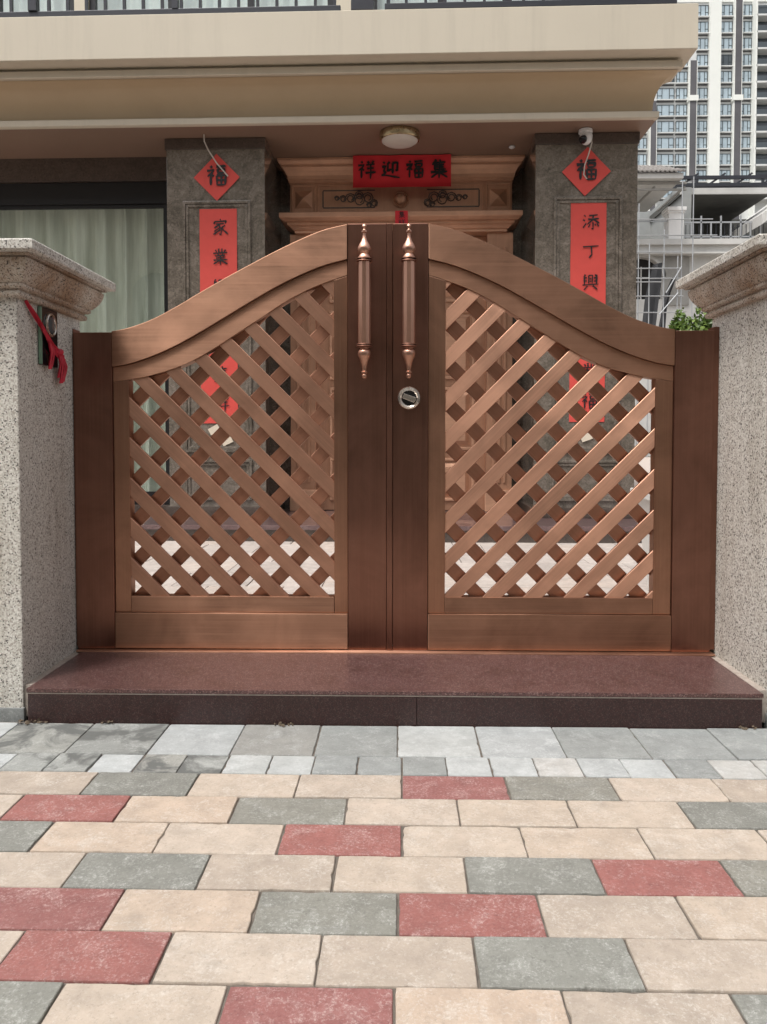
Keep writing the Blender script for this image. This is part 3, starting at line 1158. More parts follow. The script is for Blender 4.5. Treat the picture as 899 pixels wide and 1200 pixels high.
# balcony railing
def railing(x0, x1, bars, zb):
    g = MB(); g.box(x0, x1, -.615, -.575, zb, zb + .05); g.box(x0, x1, -.62, -.57, ZF + 1.02, ZF + 1.07)
    r = part('railing', g, M['rail_paint'], house, bevel=.004)
    me = None
    for x, w in bars:
        g = MB(); g.box(x - w / 2, x + w / 2, -.595 - w / 2, -.595 + w / 2, zb + .051, ZF + 1.019)
        part('bar', g, M['rail_paint'], r)
    return r


xs_ = [-6.4 + .1625 * i for i in range(37)]
railing(-6.5, -.50, [(x, .024) for x in xs_] + [(-3.12, .07), (-1.90, .05)], ZF + .012)
railing(-.13, 2.28, [(-.1, .03)] + [(.05 + .1625 * i, .024) for i in range(14)] + [(2.26, .045)], ZF + .018)
g = MB(); g.box(-.41, -.22, -.65, -.53, ZF, ZF + 1.1)
part('railing_post', g, M['rail_paint'], house, bevel=.004)
g = MB()
for q in range(16):
    x = -6.4 + q * .55
    g.box(x, x + .03, -.61, -.58, ZF - .01, ZF + .03)
part('rail_foot', g, M['rail_paint'], house)

# entrance door with surround
door = MB()
door.box(-1.05, -.005, .72, .77, .262, 3.04)
door.box(.005, 1.05, .72, .77, .262, 3.04)
dr = part('entrance_door', door, M['bronze_doorv'], house, bevel=.004)


def raised_panel(x0, x1, z0, z1, yf, parent, mat='bronze_door', name='panel', d=.028, m=.045):
    g = MB()
    g.add([(x0, yf, z0), (x1, yf, z0), (x1, yf, z1), (x0, yf, z1),
           (x0 + m, yf - d, z0 + m), (x1 - m, yf - d, z0 + m), (x1 - m, yf - d, z1 - m), (x0 + m, yf - d, z1 - m)],
          [(0, 1, 5, 4), (1, 2, 6, 5), (2, 3, 7, 6), (3, 0, 4, 7), (4, 5, 6, 7)])
    return part(name, g, M[mat], parent)


def frame_moulding(x0, x1, z0, z1, yf, parent, wd=.03, d=.02, mat='bronze_door'):
    g = MB()
    g.box(x0, x1, yf - d, yf, z0, z0 + wd); g.box(x0, x1, yf - d, yf, z1 - wd, z1)
    g.box(x0, x0 + wd, yf - d, yf, z0 + wd, z1 - wd); g.box(x1 - wd, x1, yf - d, yf, z0 + wd, z1 - wd)
    return part('panel_moulding', g, M[mat], parent, bevel=.006)


for s in (-1, 1):
    for z0, z1 in ((.36, .80), (.88, 1.52), (1.60, 2.30), (2.38, 2.96)):
        a, b = sorted((s * .16, s * .74))
        frame_moulding(a, b, z0, z1, .72, dr)
        raised_panel(a + .05, b - .05, z0 + .05, z1 - .05, .72, dr)
sur = MB()
for s in (-1, 1):
    a, b = sorted((s * .86, s * 1.115))
    sur.box(a - .01, b - .01, .60, .9, .262, 3.045)
sur.box(-1.125, 1.095, .62, .9, 3.20, CT)
ds = part('door_surround', sur, M['bronze_doorv'], house, bevel=.004)
for s in (-1, 1):
    for q in range(3):
        x = s * (.93 + q * .055) - .01
        g = MB(); g.box(x - .013, x + .013, .585, .60, .55, 2.9)
        part('flute', g, M['bronze_doorv'], ds, bevel=.006)
    a, b = sorted((s * .85, s * 1.12))
    g = MB(); g.box(a - .015, b - .005, .575, .62, .263, .48)
    part('pilaster_base', g, M['bronze_door'], ds, bevel=.006)
# moulded cornice over the door and crown below the soffit
def trim(prof, xl, xr, yb, mat, name, parent):
    """profile swept round three sides"""
    g = MB()
    vs_, fs = [], []
    for o, z in prof:
        vs_ += [(xl - o, yb + .3, z), (xl - o, yb - o, z), (xr + o, yb - o, z), (xr + o, yb + .3, z)]
    for i in range(len(prof) - 1):
        for k in range(3):
            fs.append((4 * i + k, 4 * i + k + 1, 4 * i + 5 + k, 4 * i + 4 + k))
    for q in (0, len(prof) - 1):
        fs.append((4 * q, 4 * q + 1, 4 * q + 2, 4 * q + 3))
    g.add(vs_, fs)
    return part(name, g, M[mat], parent)


trim([(-.02, 3.045), (.02, 3.047), (.02, 3.07), (.035, 3.075), (.06, 3.10), (.085, 3.115), (.085, 3.135), (.115, 3.14), (.15, 3.165), (.155, 3.172), (.155, 3.212), (.14, 3.218), (-.02, 3.222)],
     -1.05, 1.02, .58, 'bronze_door', 'door_cornice', ds)
trim([(-.02, 3.56), (.012, 3.562), (.012, 3.585), (.02, 3.59), (.025, 3.625), (.045, 3.665), (.07, 3.695), (.08, 3.70), (.08, 3.715), (.09, 3.72), (.105, 3.745), (.11, 3.75), (.11, CT - .002)],
     -1.125, 1.095, .62, 'bronze_door', 'crown_moulding', ds)
fy = .62
for a, b in ((-1.11, -.865), (.835, 1.08)):
    frame_moulding(a, b, 3.25, 3.54, fy, ds, .018, .012)
    g = MB()
    c, d = (a + b) / 2, 3.395
    h = .085
    g.add([(c - h, fy, d - h), (c + h, fy, d - h), (c + h, fy, d + h), (c - h, fy, d + h), (c, fy - .05, d)], [(0, 1, 4), (1, 2, 4), (2, 3, 4), (3, 0, 4)])
    part('pyramid_boss', g, M['bronze_door'], ds)
frame_moulding(-.845, .815, 3.25, 3.54, fy, ds, .014, .01)
g = MB()
for s in (-1, 1):
    xa, xb = sorted((s * .26 - .012, s * .78 - .012))
    for z in (3.305, 3.475):
        g.box(xa, xb, fy - .005, fy, z, z + .011)
    xo = s * .78 - .012
    g.box(xo - .006, xo + .006, fy - .005, fy, 3.316, 3.475)
part('inlay_line', g, M['stone_dark'], ds)
g = MB()
for s in (-1, 1):                    # scrollwork of small curls
    g = MB()
    for cx_, cz_, r in ((.30, 3.40, .045), (.37, 3.385, .05), (.37, 3.42, .035), (.44, 3.40, .04), (.50, 3.395, .028), (.55, 3.40, .02), (.25, 3.36, .03), (.29, 3.345, .022)):
        pts = []
        for q in range(15):
            a = q / 14 * 3.4 * pi
            rr = r * (1 - .6 * q / 14)
            pts.append((s * (.19 + (cx_ - .19) * 1.25 + 1.3 * rr * cos(a)) - .012, fy - .006, 3.39 + (cz_ - 3.39) * 1.3 + 1.3 * rr * sin(a)))
        g.tube(pts, .0055, 5)
    part('scroll_ornament', g, M['stone_dark'], ds)
g = MB(); g.lathe([(.082, 0), (.084, -.012), (.074, -.02), (.062, -.010), (.060, -.012), (.055, -.034), (.036, -.05), (.001, -.056)], (-.012, fy, 3.385), axis='Y', seg=24)
part('round_boss', g, M['bronze_door'], ds, smooth=True)

# ceiling lamp, security camera, cable
lamp = thing('ceiling_lamp', 'round brass rimmed ceiling lamp under the porch soffit', 'lamp', (-.013, -.06, CT), house=True)
g = MB(); g.lathe([(.15, 0), (.178, -.002), (.182, -.01), (.182, -.062), (.176, -.07), (.165, -.071), (.165, -.05)], (-.013, -.06, CT), seg=36)
part('rim', g, M['brass'], lamp, smooth=True)
g = MB(); g.lathe([(.166, -.055), (.165, -.072), (.14, -.09), (.08, -.1), (.001, -.103)], (-.013, -.06, CT), seg=36)
part('diffuser', g, M['diffuser'], lamp, smooth=True)
det = solo('smoke_detector', MB().lathe([(.03, 0), (.03, -.01), (.02, -.018), (.001, -.02)], (1.05, .3, CT), seg=20), M['white_plastic'], (1.05, .3, CT), 'tiny white round sensor on the soffit beside the right column', 'sensor', smooth=True, house=True)
sc_ = thing('security_camera', 'white dome security camera above the right red paper diamond', 'security camera', (1.66, -.07, CT), house=True)
g = MB(); g.lathe([(.055, 0), (.062, -.004), (.062, -.03), (.05, -.04)], (1.66, -.075, CT), seg=22)
part('mount', g, M['white_plastic'], sc_, smooth=True)
g = MB(); g.lathe([(.05, -.035), (.056, -.055), (.054, -.085), (.042, -.115), (.022, -.132), (.001, -.137)], (1.665, -.08, CT), seg=22)
part('housing', g, M['white_plastic'], sc_, smooth=True)
g = MB()
g.lathe([(.001, -.048), (.022, -.04), (.034, -.018), (.036, .01)], (1.63, -.115, CT - .10), axis='Y', seg=18)
part('lens', g, M['black_gloss'], sc_, smooth=True)
solo('camera_cable', MB().tube([(1.70, -.075, CT - .02), (1.715, -.09, CT - .12), (1.69, -.06, CT - .22), (1.665, -.03, CT - .30), (1.66, -.018, CT - .38), (1.69, -.02, CT - .42)], .006, 6), M['cable'], (1.7, -.07, CT - .2),
     'thin pale wire hanging from the security camera over the right diamond', 'cable', house=True, smooth=True)
solo('loose_wire', MB().tube([(-1.80, -.10, CT), (-1.80, -.09, CT - .06), (-1.77, -.07, CT - .13), (-1.70, -.045, CT - .24), (-1.63, -.03, CT - .32), (-1.60, -.022, CT - .355)], .0065, 6), M['cable'], (-1.8, -.1, CT - .3),
     'thin white wire dangling in front of the left red diamond', 'cable', house=True, smooth=True)

# ------------------------------------------------------------------ red paper with brush characters
DAN = [[(2.2, 9.4), (3, 8.5)], [(.6, 7.2), (3.8, 7.6), (2.6, 6), (.8, 4.6)], [(2.4, 6), (2.3, .6)], [(2.8, 5.4), (3.8, 4.6)]]
CH = {
    'xiang': DAN + [[(5.6, 9.4), (6.4, 8.2)], [(8.8, 9.6), (7.9, 8.2)], [(4.8, 7.5), (9.4, 7.9)], [(5.2, 5.6), (9, 5.9)], [(4.4, 3.3), (9.9, 3.7)], [(7.2, 7.7), (7.3, 4), (7.1, .2)]],
    'ying': [[(4.6, 8.9), (3.6, 8), (3.5, 4.2), (5.5, 5.2)], [(6, 8.3), (8.7, 8.7), (8.5, 4.5), (7.5, 4.8)], [(6.2, 8.4), (6.1, 2.8)], [(1.2, 9), (2, 8.1)], [(.5, 6.3), (2.3, 6.7), (1.5, 4.4), (2.3, 3.4), (1, 2.1)], [(.2, 2.1), (3, 1.9), (9.9, .6)]],
    'fu': DAN + [[(4.9, 9), (9.3, 9.3)], [(5.5, 7.9), (8.9, 8), (8.5, 6.2)], [(5.5, 7.9), (5.8, 6.1), (8.5, 6.2)], [(5.1, 5), (9.3, 5.1), (9, .7)], [(5.1, 5), (5.3, .7), (9, .8)], [(7.2, 5), (7.2, .9)], [(5.3, 2.9), (9, 3)]],
    'ji': [[(3.8, 9.9), (1.6, 7)], [(2.8, 8.4), (2.8, 4.5)], [(5.4, 9.8), (6, 8.8)], [(2.8, 8.2), (8.5, 8.5)], [(2.8, 7), (7.8, 7.2)], [(2.8, 5.9), (7.8, 6)], [(2.8, 4.6), (8.7, 4.9)], [(5.4, 8.3), (5.4, 4.7)], [(.8, 3.3), (9.5, 3.6)], [(5.2, 4.5), (5.2, 0)], [(4.9, 3.2), (1, .4)], [(5.5, 3.2), (9.6, .5)]],
    'jia': [[(5, 9.9), (5.3, 9)], [(1.4, 6.9), (1.7, 8.3), (8.7, 8.7), (8, 7.1)], [(2.6, 6.9), (7.4, 7.2)], [(5, 7), (1.4, 4.5)], [(4.4, 6), (5.9, 3.4), (5.4, .5), (4.3, 1.2)], [(5, 4.8), (1.2, 2.5)], [(5.2, 3.6), (.8, .7)], [(7.9, 6.1), (5.8, 4.6)], [(5.6, 4.6), (9.8, .8)]],
    'ye': [[(4, 9.9), (4.1, 7.4)], [(6, 9.9), (5.9, 7.4)], [(2, 9.2), (2.8, 7.8)], [(8.2, 9.2), (7.2, 7.8)], [(.7, 7.1), (9.3, 7.5)], [(3.4, 6.8), (3.9, 5.8)], [(6.6, 6.8), (6.1, 5.8)], [(2, 5.5), (8, 5.8)], [(2.4, 4.3), (7.6, 4.5)], [(.9, 3), (9.3, 3.4)], [(5, 5.6), (5, 0)], [(4.7, 3), (.9, .7)], [(5.3, 3), (9.4, .7)]],
    'tian': [[(1, 8.8), (2, 8)], [(.5, 6.2), (1.6, 5.4)], [(.5, 1.4), (2.3, 4.2)], [(4, 8.5), (9, 8.9)], [(3.3, 6.3), (9.7, 6.7)], [(6.4, 8.6), (6, 6), (3, 3.6)], [(6.4, 6.4), (9.9, 4)], [(6.2, 4.6), (6.3, .6), (5.3, 1.1)], [(4.5, 3.5), (3.5, 1.5)], [(7.3, 3.7), (8, 2.6)], [(8.6, 3.9), (9.5, 2.1)]],
    'ding': [[(.6, 7.8), (9.6, 8.4)], [(5.4, 8), (5.7, 3.2), (4, 1.4)]],
    'xing': [[(.4, 3.1), (9.8, 3.6)], [(3.4, 2.6), (1.2, .2)], [(6.4, 2.8), (9.2, .4)], [(2.1, 9.2), (1.4, 8), (1.6, 3.4)], [(1.6, 7.2), (3, 7.4)], [(1.6, 5.4), (3, 5.5)], [(7.6, 8.8), (8.7, 8.9), (8.5, 3.4)], [(7, 7.2), (8.4, 7.3)], [(7, 5.3), (8.4, 5.4)], [(4, 8.6), (4, 3.8)], [(4, 8.6), (6.3, 8.8), (6, 3.8)], [(4.5, 6.6), (5.6, 6.7)], [(4.5, 5.2), (5.6, 5.3)]],
    'wang': [[(1, 8.4), (1.2, 2)], [(1, 8.4), (3.8, 8.6), (3.6, 2)], [(1.1, 5.3), (3.6, 5.4)], [(1.2, 2.1), (3.6, 2.2)], [(4.8, 8.4), (9.2, 8.7)], [(5.2, 5.1), (8.8, 5.3)], [(4.4, 1.4), (9.8, 1.8)], [(7, 8.5), (7, 1.6)]],
}


def brush(g, key, cx, cz, size, y, wt=.11, rng=random.Random(3), M2=None):
    """strokes of one character as flat tapered ink shapes just above the paper"""
    k = size / 10
    lvl = 0
    for st in CH[key]:
        pts = [Vector((cx + (p[0] - 5) * k * (1), 0, cz + (p[1] - 5) * k)) for p in st]
        fine = []
        for i in range(len(pts) - 1):
            for s in range(5):
                fine.append(pts[i].lerp(pts[i + 1], s / 5))
        fine.append(pts[-1])
        n = len(fine)
        up_, dn = [], []
        w0 = wt * size * rng.uniform(.8, 1.25)
        for i, p in enumerate(fine):
            u = i / (n - 1)
            d = (fine[min(n - 1, i + 1)] - fine[max(0, i - 1)]).normalized()
            nrm = Vector((-d.z, 0, d.x))
            w = w0 * (0.62 + .38 * abs(2 * u - .8) ** 1.3) * (1 if u < .75 else 1 - (u - .75) * 2.6) * rng.uniform(.88, 1.1)
            up_.append(p + nrm * w / 2)
            dn.append(p - nrm * w / 2)
        yy = y - .0006 * lvl / 3
        lvl += 1
        vs_ = [(p.x, yy, p.z) for p in up_] + [(p.x, yy, p.z) for p in dn]
        g.add(vs_, [(i, i + 1, n + i + 1, n + i) for i in range(n - 1)])
    return g


def paper_sheet(x0, x1, z0, z1, yf, wob, nx=14, nz=22, curl=0.0):
    """thin rippled sheet"""
    g = MB()
    vs_, fs = [], []
    for j in range(nz + 1):
        for i in range(nx + 1):
            x = x0 + (x1 - x0) * i / nx
            z = z0 + (z1 - z0) * j / nz
            e = max(0, 1 - j / (nz * .25)) ** 2
            d = wob * (sin(i * .9 + j * .33) + sin(j * .7 - i * .5)) / 2
            vs_.append((x, yf - wob + d - curl * e, z))
    for j in range(nz):
        for i in range(nx):
            a = j * (nx + 1) + i
            fs.append((a, a + 1, a + nx + 2, a + nx + 1))
    m = len(vs_)
    vs_ += [(a, b + .0015, c) for a, b, c in vs_]
    fs += [tuple(m + q for q in reversed(f)) for f in list(fs)]
    g.add(vs_, fs)
    return g


def scroll(name, x0, x1, z0, z1, chars, label):
    t = thing(name, label, 'couplet', ((x0 + x1) / 2, 0, z0), 'red spring couplets on the columns', house=True)
    part('paper', paper_sheet(x0, x1, z0, z1, -.004, .0025, 8, 40), M['red_paper'], t, smooth=True)
    n = len(chars)
    for i, c in enumerate(chars):
        g = MB()
        brush(g, c, (x0 + x1) / 2 + .02, z1 - .17 - i * .272, .155, -.0125)
        part('character', g, M['ink'], t)


scroll('paper_couplet', -1.873, -1.524, 1.14, 3.127, ['jia', 'ye', 'xing', 'wang', 'fu', 'ji', 'xiang'], 'long red paper couplet on the left stone column')
scroll('paper_couplet', 1.549, 1.871, 1.15, 3.144, ['tian', 'ding', 'xing', 'wang', 'jia', 'ye', 'fu'], 'long red paper couplet on the right stone column')


def diamond(cx, cz, h, label, rot):
    t = thing('paper_diamond', label, 'paper diamond', (cx, 0, cz - h), 'red paper diamonds above the couplets', house=True)
    g = MB()
    N = 10
    vs_, fs = [], []
    for j in range(N + 1):
        for i in range(N + 1):
            u, v = i / N - .5, j / N - .5
            x, z = (u - v) * h, (u + v) * h
            d = .004 * sin(u * 9 + 1) * cos(v * 8) + .012 * max(0, u - .25) ** 1.5 * 4
            vs_.append((cx + x + rot * z, -.012 - abs(d), cz + z))
    for j in range(N):
        for i in range(N):
            a = j * (N + 1) + i
            fs.append((a, a + 1, a + N + 2, a + N + 1))
    m = len(vs_)
    vs_ += [(a, b + .0015, c) for a, b, c in vs_]
    fs += [tuple(m + q for q in reversed(f)) for f in list(fs)]
    g.add(vs_, fs)
    part('paper', g, M['red_paper_dark' if cx > 9 else 'red_paper'], t, smooth=True)
    g = MB()
    brush(g, 'fu', cx, cz + .015, .20, -.021, .14)
    part('character', g, M['ink'], t)


diamond(-1.707, 3.413, .215, 'red paper diamond with black character at the top of the left column', 0.0)
diamond(1.684, 3.424, .22, 'red paper diamond with black character at the top of the right column', 0.05)
bn = thing('paper_banner', 'wide red paper banner with four black characters above the house door', 'banner', (0, .40, 3.45), house=True)
part('paper', paper_sheet(-.478, .48, 3.445, 3.765, .462, .007, 30, 10, .035), M['red_paper_dark'], bn, smooth=True)
for i, c in enumerate(('xiang', 'ying', 'fu', 'ji')):
    g = MB()
    brush(g, c, -.345 + i * .235, 3.625, .185, .447, .15)
    part('character', g, M['ink'], bn)
tg = thing('paper_tag', 'small red paper slip stuck on the cornice over the house door', 'paper slip', (0, .42, 3.06), house=True)
part('paper', paper_sheet(-.064, .06, 3.06, 3.216, .417, .002, 5, 6), M['red_paper_dark'], tg, smooth=True)
for c_, z_ in (('ji', 3.175), ('xiang', 3.10)):
    g = MB(); brush(g, c_, 0, z_, .07, .408, .1)
    part('character', g, M['ink'], tg)
for x, z, a, lb in ((-1.75, 1.08, .5, 'small pale sticker just below the left red couplet'), (-1.63, .975, .45, 'small cream sticker, lower one on the left column'), (1.708, 1.01, .35, 'small white sticker under the right red couplet')):
    g = MB()
    w_, h_ = .05, .032
    c_, s_ = cos(a), sin(a)
    g.prism([(x + p * c_ - q * s_, z + p * s_ + q * c_) for p, q in ((-w_, -h_), (w_, -h_), (w_, h_), (-w_, h_))], -.012, -.0005)
    solo('sticker', g, M['sticker'], (x, 0, z), lb, 'sticker', house=True)

# ------------------------------------------------------------------ shrub in a planter behind the gate
sh = thing('potted_shrub', 'green leafy shrub in a white planter behind the right gate leaf', 'shrub', (1.63, 4.25, .12))
g = MB()
for a, b, z0, z1 in ((.20, .26, .12, .66), (.285, .285, .66, .71)):
    g.add([(1.63 - a, 4.25 - a, z0), (1.63 + a, 4.25 - a, z0), (1.63 + a, 4.25 + a, z0), (1.63 - a, 4.25 + a, z0),
           (1.63 - b, 4.25 - b, z1), (1.63 + b, 4.25 - b, z1), (1.63 + b, 4.25 + b, z1), (1.63 - b, 4.25 + b, z1)],
          [(0, 3, 2, 1), (4, 5, 6, 7), (0, 1, 5, 4), (1, 2, 6, 5), (2, 3, 7, 6), (3, 0, 4, 7)])
part('planter', g, M['pot_white'], sh, bevel=.006)
g = MB()
rng = random.Random(5)
tips = []
for i in range(16):
    a, r = rng.uniform(0, 2 * pi), rng.uniform(.05, .19)
    h = rng.uniform(.6, .92) * (1 - .5 * r)
    p0 = (1.63 + .03 * cos(a), 4.25 + .03 * sin(a), .68)
    p1 = (1.63 + r * .5 * cos(a), 4.25 + r * .5 * sin(a), .71 + h * .5)
    p2 = (1.63 + r * cos(a), 4.25 + r * sin(a), .72 + h)
    g.tube([p0, p1, p2], [.008, .006, .003], 5)
    tips += [(p1, p2)]
part('stem', g, M['bark'], sh)
lf = MB()
for i in range(7000):
    a = rng.uniform(0, 2 * pi)
    ph_ = rng.uniform(-.9, 1) if i < 3200 else rng.uniform(.4, 1)
    rr = rng.uniform(.35, 1) ** .5
    c = Vector((1.63 + .215 * rr * cos(a) * sqrt(max(0, 1 - ph_ * ph_ * .8)), 4.25 + .215 * rr * sin(a) * sqrt(max(0, 1 - ph_ * ph_ * .8)), 1.27 + .435 * rr * ph_ + .03 * sin(a * 3)))
    d = Vector((rng.gauss(0, 1), rng.gauss(0, 1), rng.gauss(.4, .8))).normalized()
    s = d.orthogonal().normalized()
    s = (Matrix.Rotation(rng.uniform(0, 6.3), 3, d) @ s)
    L, W = rng.uniform(.022, .040), rng.uniform(.006, .011)
    lf.add([c - d * L * .5, c + s * W, c + d * L * .5, c - s * W], [(0, 1, 2, 3)])
part('crown', lf, M['leaf'], sh, kind='stuff')

# ------------------------------------------------------------------ neighbouring villa under repair with scaffolding
v = thing('neighbour_villa', 'white villa with tiled roof and arched window beyond the courtyard on the right', 'house', (13, 38.4, 0))
VY = 38.4
g = MB()
# front wall with arched opening at x 12.05..13.1
xa, xb, zs, ztop = 11.0, 12.95, 7.9, 9.0
arch = [(xb, zs)] + [((xa + xb) / 2 + (xb - xa) / 2 * cos(pi * q / 14), ztop + .95 * sin(pi * q / 14)) for q in range(15)] + [(xa, zs)]
g.box(8, 26, VY + .3, VY + .6, 0, zs)
g.box(8, xa, VY + .3, VY + .6, zs, 10.3)
g.box(xb, 26, VY + .3, VY + .6, zs, 10.3)
up_ = [((xa + xb) / 2 + (xb - xa) / 2 * cos(pi * q / 14), 10.3) for q in range(15)]
g.strip(up_, arch[1:16], VY + .3, VY + .6)
part('wall', g, M['villa_white'], v)
g = MB(); g.box(xa - .1, xb + .1, VY + .605, VY + .7, zs - .1, 10.1)
aw = part('arched_window', g, M['dark_void'], v)
g = MB()
o_ = [((xa + xb) / 2 + (xb - xa + .3) / 2 * cos(pi * q / 14), ztop + 1.1 * sin(pi * q / 14)) for q in range(15)]
g.strip(o_, arch[1:16], VY + .2, VY + .32)
part('arch_trim', g, M['villa_white'], aw)
g = MB(); g.box((xa + xb) / 2 - .03, (xa + xb) / 2 + .03, VY + .5, VY + .58, zs, ztop + .55); g.box(xa, xb, VY + .5, VY + .58, ztop - .03, ztop + .03)
part('glazing_bar', g, M['villa_white'], aw)
g = MB()
for o_, z0, z1 in ((.25, 10.02, 10.1), (.1, 10.101, 10.45), (.3, 10.451, 10.72)):
    g.box(8, 26, VY - o_, VY + .9, z0, z1)
part('balcony_slab', g, M['villa_white'], v)
g = MB()
g.box(13.07, 13.80, VY - .2, VY + .5, 10.72, 12.1); g.box(12.97, 13.90, VY - .3, VY + .6, 12.1, 12.28); g.box(13.02, 13.85, VY - .25, VY + .55, 12.0, 12.1)
part('pier', g, M['pier_white'], v, bevel=.02)
# upper storey: left block with recessed side wall, roof with tiles
g = MB(); g.box(8, 12.2, VY + 4.5, VY + 4.8, 10.7, 13.2); g.box(14.2, 14.6, VY + 1.0, VY + 9, 10.7, 13.9)
part('side_wall', g, M['villa_grey'], v)
g = MB(); g.box(9, 11.5, VY + 4.4, VY + 4.52, 10.8, 12.6)
part('glass_door', g, M['tower_glass_dark'], v)
g = MB(); g.box(12.2, 14.2, VY + 6, VY + 6.2, 10.7, 13.9)
part('back_wall', g, M['villa_grey'], v)
g = MB(); g.box(14.6, 22, VY + 6, VY + 6.3, 10.7, 13.4)
part('loggia_back', g, M['loggia_shade'], v)
for i in range(5):
    g = MB(); g.box(15 + i * 1.0, 15.7 + i * 1.0, VY + 5.9, VY + 6.05, 10.8, 12.5)
    part('loggia_window', g, M['tower_glass_dark'], v)
g = MB(); g.box(14.1, 18.6, VY + 1.2, VY + 6.4, 13.28, 13.58)
lr = part('loggia_roof', g, M['loggia_shade'], v)
g = MB(); g.box(14.08, 18.62, VY + 1.1, VY + 1.199, 13.30, 13.6)
part('loggia_edge', g, M['villa_white'], lr)
g = MB()
g.add([(8, VY - 2.3, 13.2), (13.0, VY - 2.3, 13.2), (12.5, VY - .3, 14.1), (8, VY - .3, 14.1), (8, VY - 2.3, 12.98), (13.0, VY - 2.3, 12.98), (13.0, VY + 3, 12.98), (8, VY + 3, 12.98), (12.5, VY + 3, 14.1), (8, VY + 3, 14.1)],
      [(0, 1, 2, 3), (4, 7, 6, 5), (0, 4, 5, 1), (1, 5, 6, 8, 2), (2, 8, 9, 3), (8, 6, 7, 9), (0, 3, 9, 7, 4)])
rf = part('roof', g, M['villa_white'], v)
tile_me = None
for r in range(3):
    for i in range(24):
        x = 12.93 - i * .205 - r * .16
        y = VY - 2.42 + r * .70
        z = 13.20 + r * .315
        if x < 8.2: continue
        if tile_me is None:
            b = MB()
            pr = [(.1 * cos(a * pi / 6), .125 * sin(a * pi / 6)) for a in range(7)]
            vs_ = [(px_, 0, pz_) for px_, pz_ in pr] + [(px_ * .9, .80, pz_ + .36) for px_, pz_ in pr] + [(px_ * .62, 0, pz_ * .5) for px_, pz_ in pr]
            fs = [(q, q + 1, q + 8, q + 7) for q in range(6)] + [(q + 1, q, q + 14, q + 15) for q in range(6)]
            b.add(vs_, fs)
            tile_me = b.mesh('roof_tile', M['roof_tile'], smooth=True)
        o = bpy.data.objects.new('roof_tile', tile_me)
        COL.objects.link(o); o.parent = rf
        o.location = Vector((x, y, z)) - OFF[v.name]
g = MB()
for z in (12.55, 12.85):
    g.box(8, 13.3, VY - 1.9, VY - 1.8, z, z + .09)
for x in (9, 10.4, 11.8, 13.2):
    g.box(x, x + .08, VY - 1.8, VY + 2, 12.7, 12.78)
part('eave_beam', g, M['concrete'], v)
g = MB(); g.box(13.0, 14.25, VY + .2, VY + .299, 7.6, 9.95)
part('shaded_wall_patch', g, M['concrete'], v)  # grey panel painting the shade on the wall right of the arch
g = MB(); g.box(11.6, 12.05, VY + 1.5, VY + 1.6, 10.72, 12.3)
part('balcony_door', g, M['bark'], v)
# balcony balustrade
g = MB(); g.box(8, 13.06, VY - .02, VY + .03, 11.62, 11.68); g.box(13.81, 21, VY - .02, VY + .03, 11.55, 11.62); g.box(13.81, 21, VY - .02, VY + .03, 10.85, 10.91)
rl = part('balcony_railing', g, M['steel_galv'], v)
for i in range(14):
    x = 14.2 + i * .48
    g = MB(); g.box(x, x + .07, VY - .02, VY + .04, 10.72, 11.9 if i % 2 else 11.55)
    part('rail_post', g, M['steel_galv'], rl)
for i in range(32):
    x = 14.0 + i * .21
    g = MB(); g.box(x, x + .03, VY + .1, VY + .13, 10.72, 11.5)
    part('bar', g, M['rail_paint'], rl)
g = MB()
g.prism([(17.2, 11.2), (20.5, 13.6), (20.5, 14.1), (17.2, 11.7)], VY - 1.0, VY + 5)
part('stair_parapet', g, M['villa_white'], v)

pg_ = thing('roof_pergola', 'dark steel pergola beams above the villa loggia', 'pergola', (16, 38.6, 13.5))
for z, y in ((13.66, 38.3), (13.30, 38.3), (13.98, 41)):
    g = MB(); g.box(13.4, 23, y, y + .14, z, z + .16)
    part('beam', g, M['rail_paint'], pg_)
for i in range(7):
    x = 13.8 + i * 1.3
    g = MB(); g.bar((x, 38.4, 13.44), (x + .75, 38.4, 13.95), .09)
    part('rafter', g, M['rail_paint'], pg_)
for x in (14.4, 17.6, 20.8):
    g = MB(); g.box(x, x + .12, 38.32, 38.42, 13.46, 13.66)
    part('post', g, M['rail_paint'], pg_)

sf = thing('scaffolding', 'galvanised scaffold tubes in front of the white villa', 'scaffolding', (12.3, 36, 0))
for x, zt_ in ((10.95, 11.8), (11.45, 10.0), (12.12, 10.6), (12.75, 9.4), (12.92, 12.8), (13.43, 13.0)):
    g = MB(); g.tube([(x, 36, .1), (x, 36, zt_)], .027, 6)
    part('upright', g, M['steel_galv'], sf)
for z, x1_ in ((11.05, 14.3), (10.32, 14.5), (9.56, 12.9), (8.82, 12.9), (8.36, 12.95), (8.2, 12.0), (7.55, 13.0), (6.8, 13.0), (5.6, 13.0)):
    g = MB(); g.tube([(10.6, 35.93, z), (x1_, 35.93, z)], .026, 6)
    part('ledger', g, M['steel_galv'], sf)
for a, b in (((12.2, 7.7), (12.9, 8.9)), ((11.9, 6.7), (12.75, 7.7))):
    g = MB(); g.tube([(a[0], 35.9, a[1]), (b[0], 35.9, b[1])], .03, 6)
    part('brace', g, M['steel_galv'], sf)


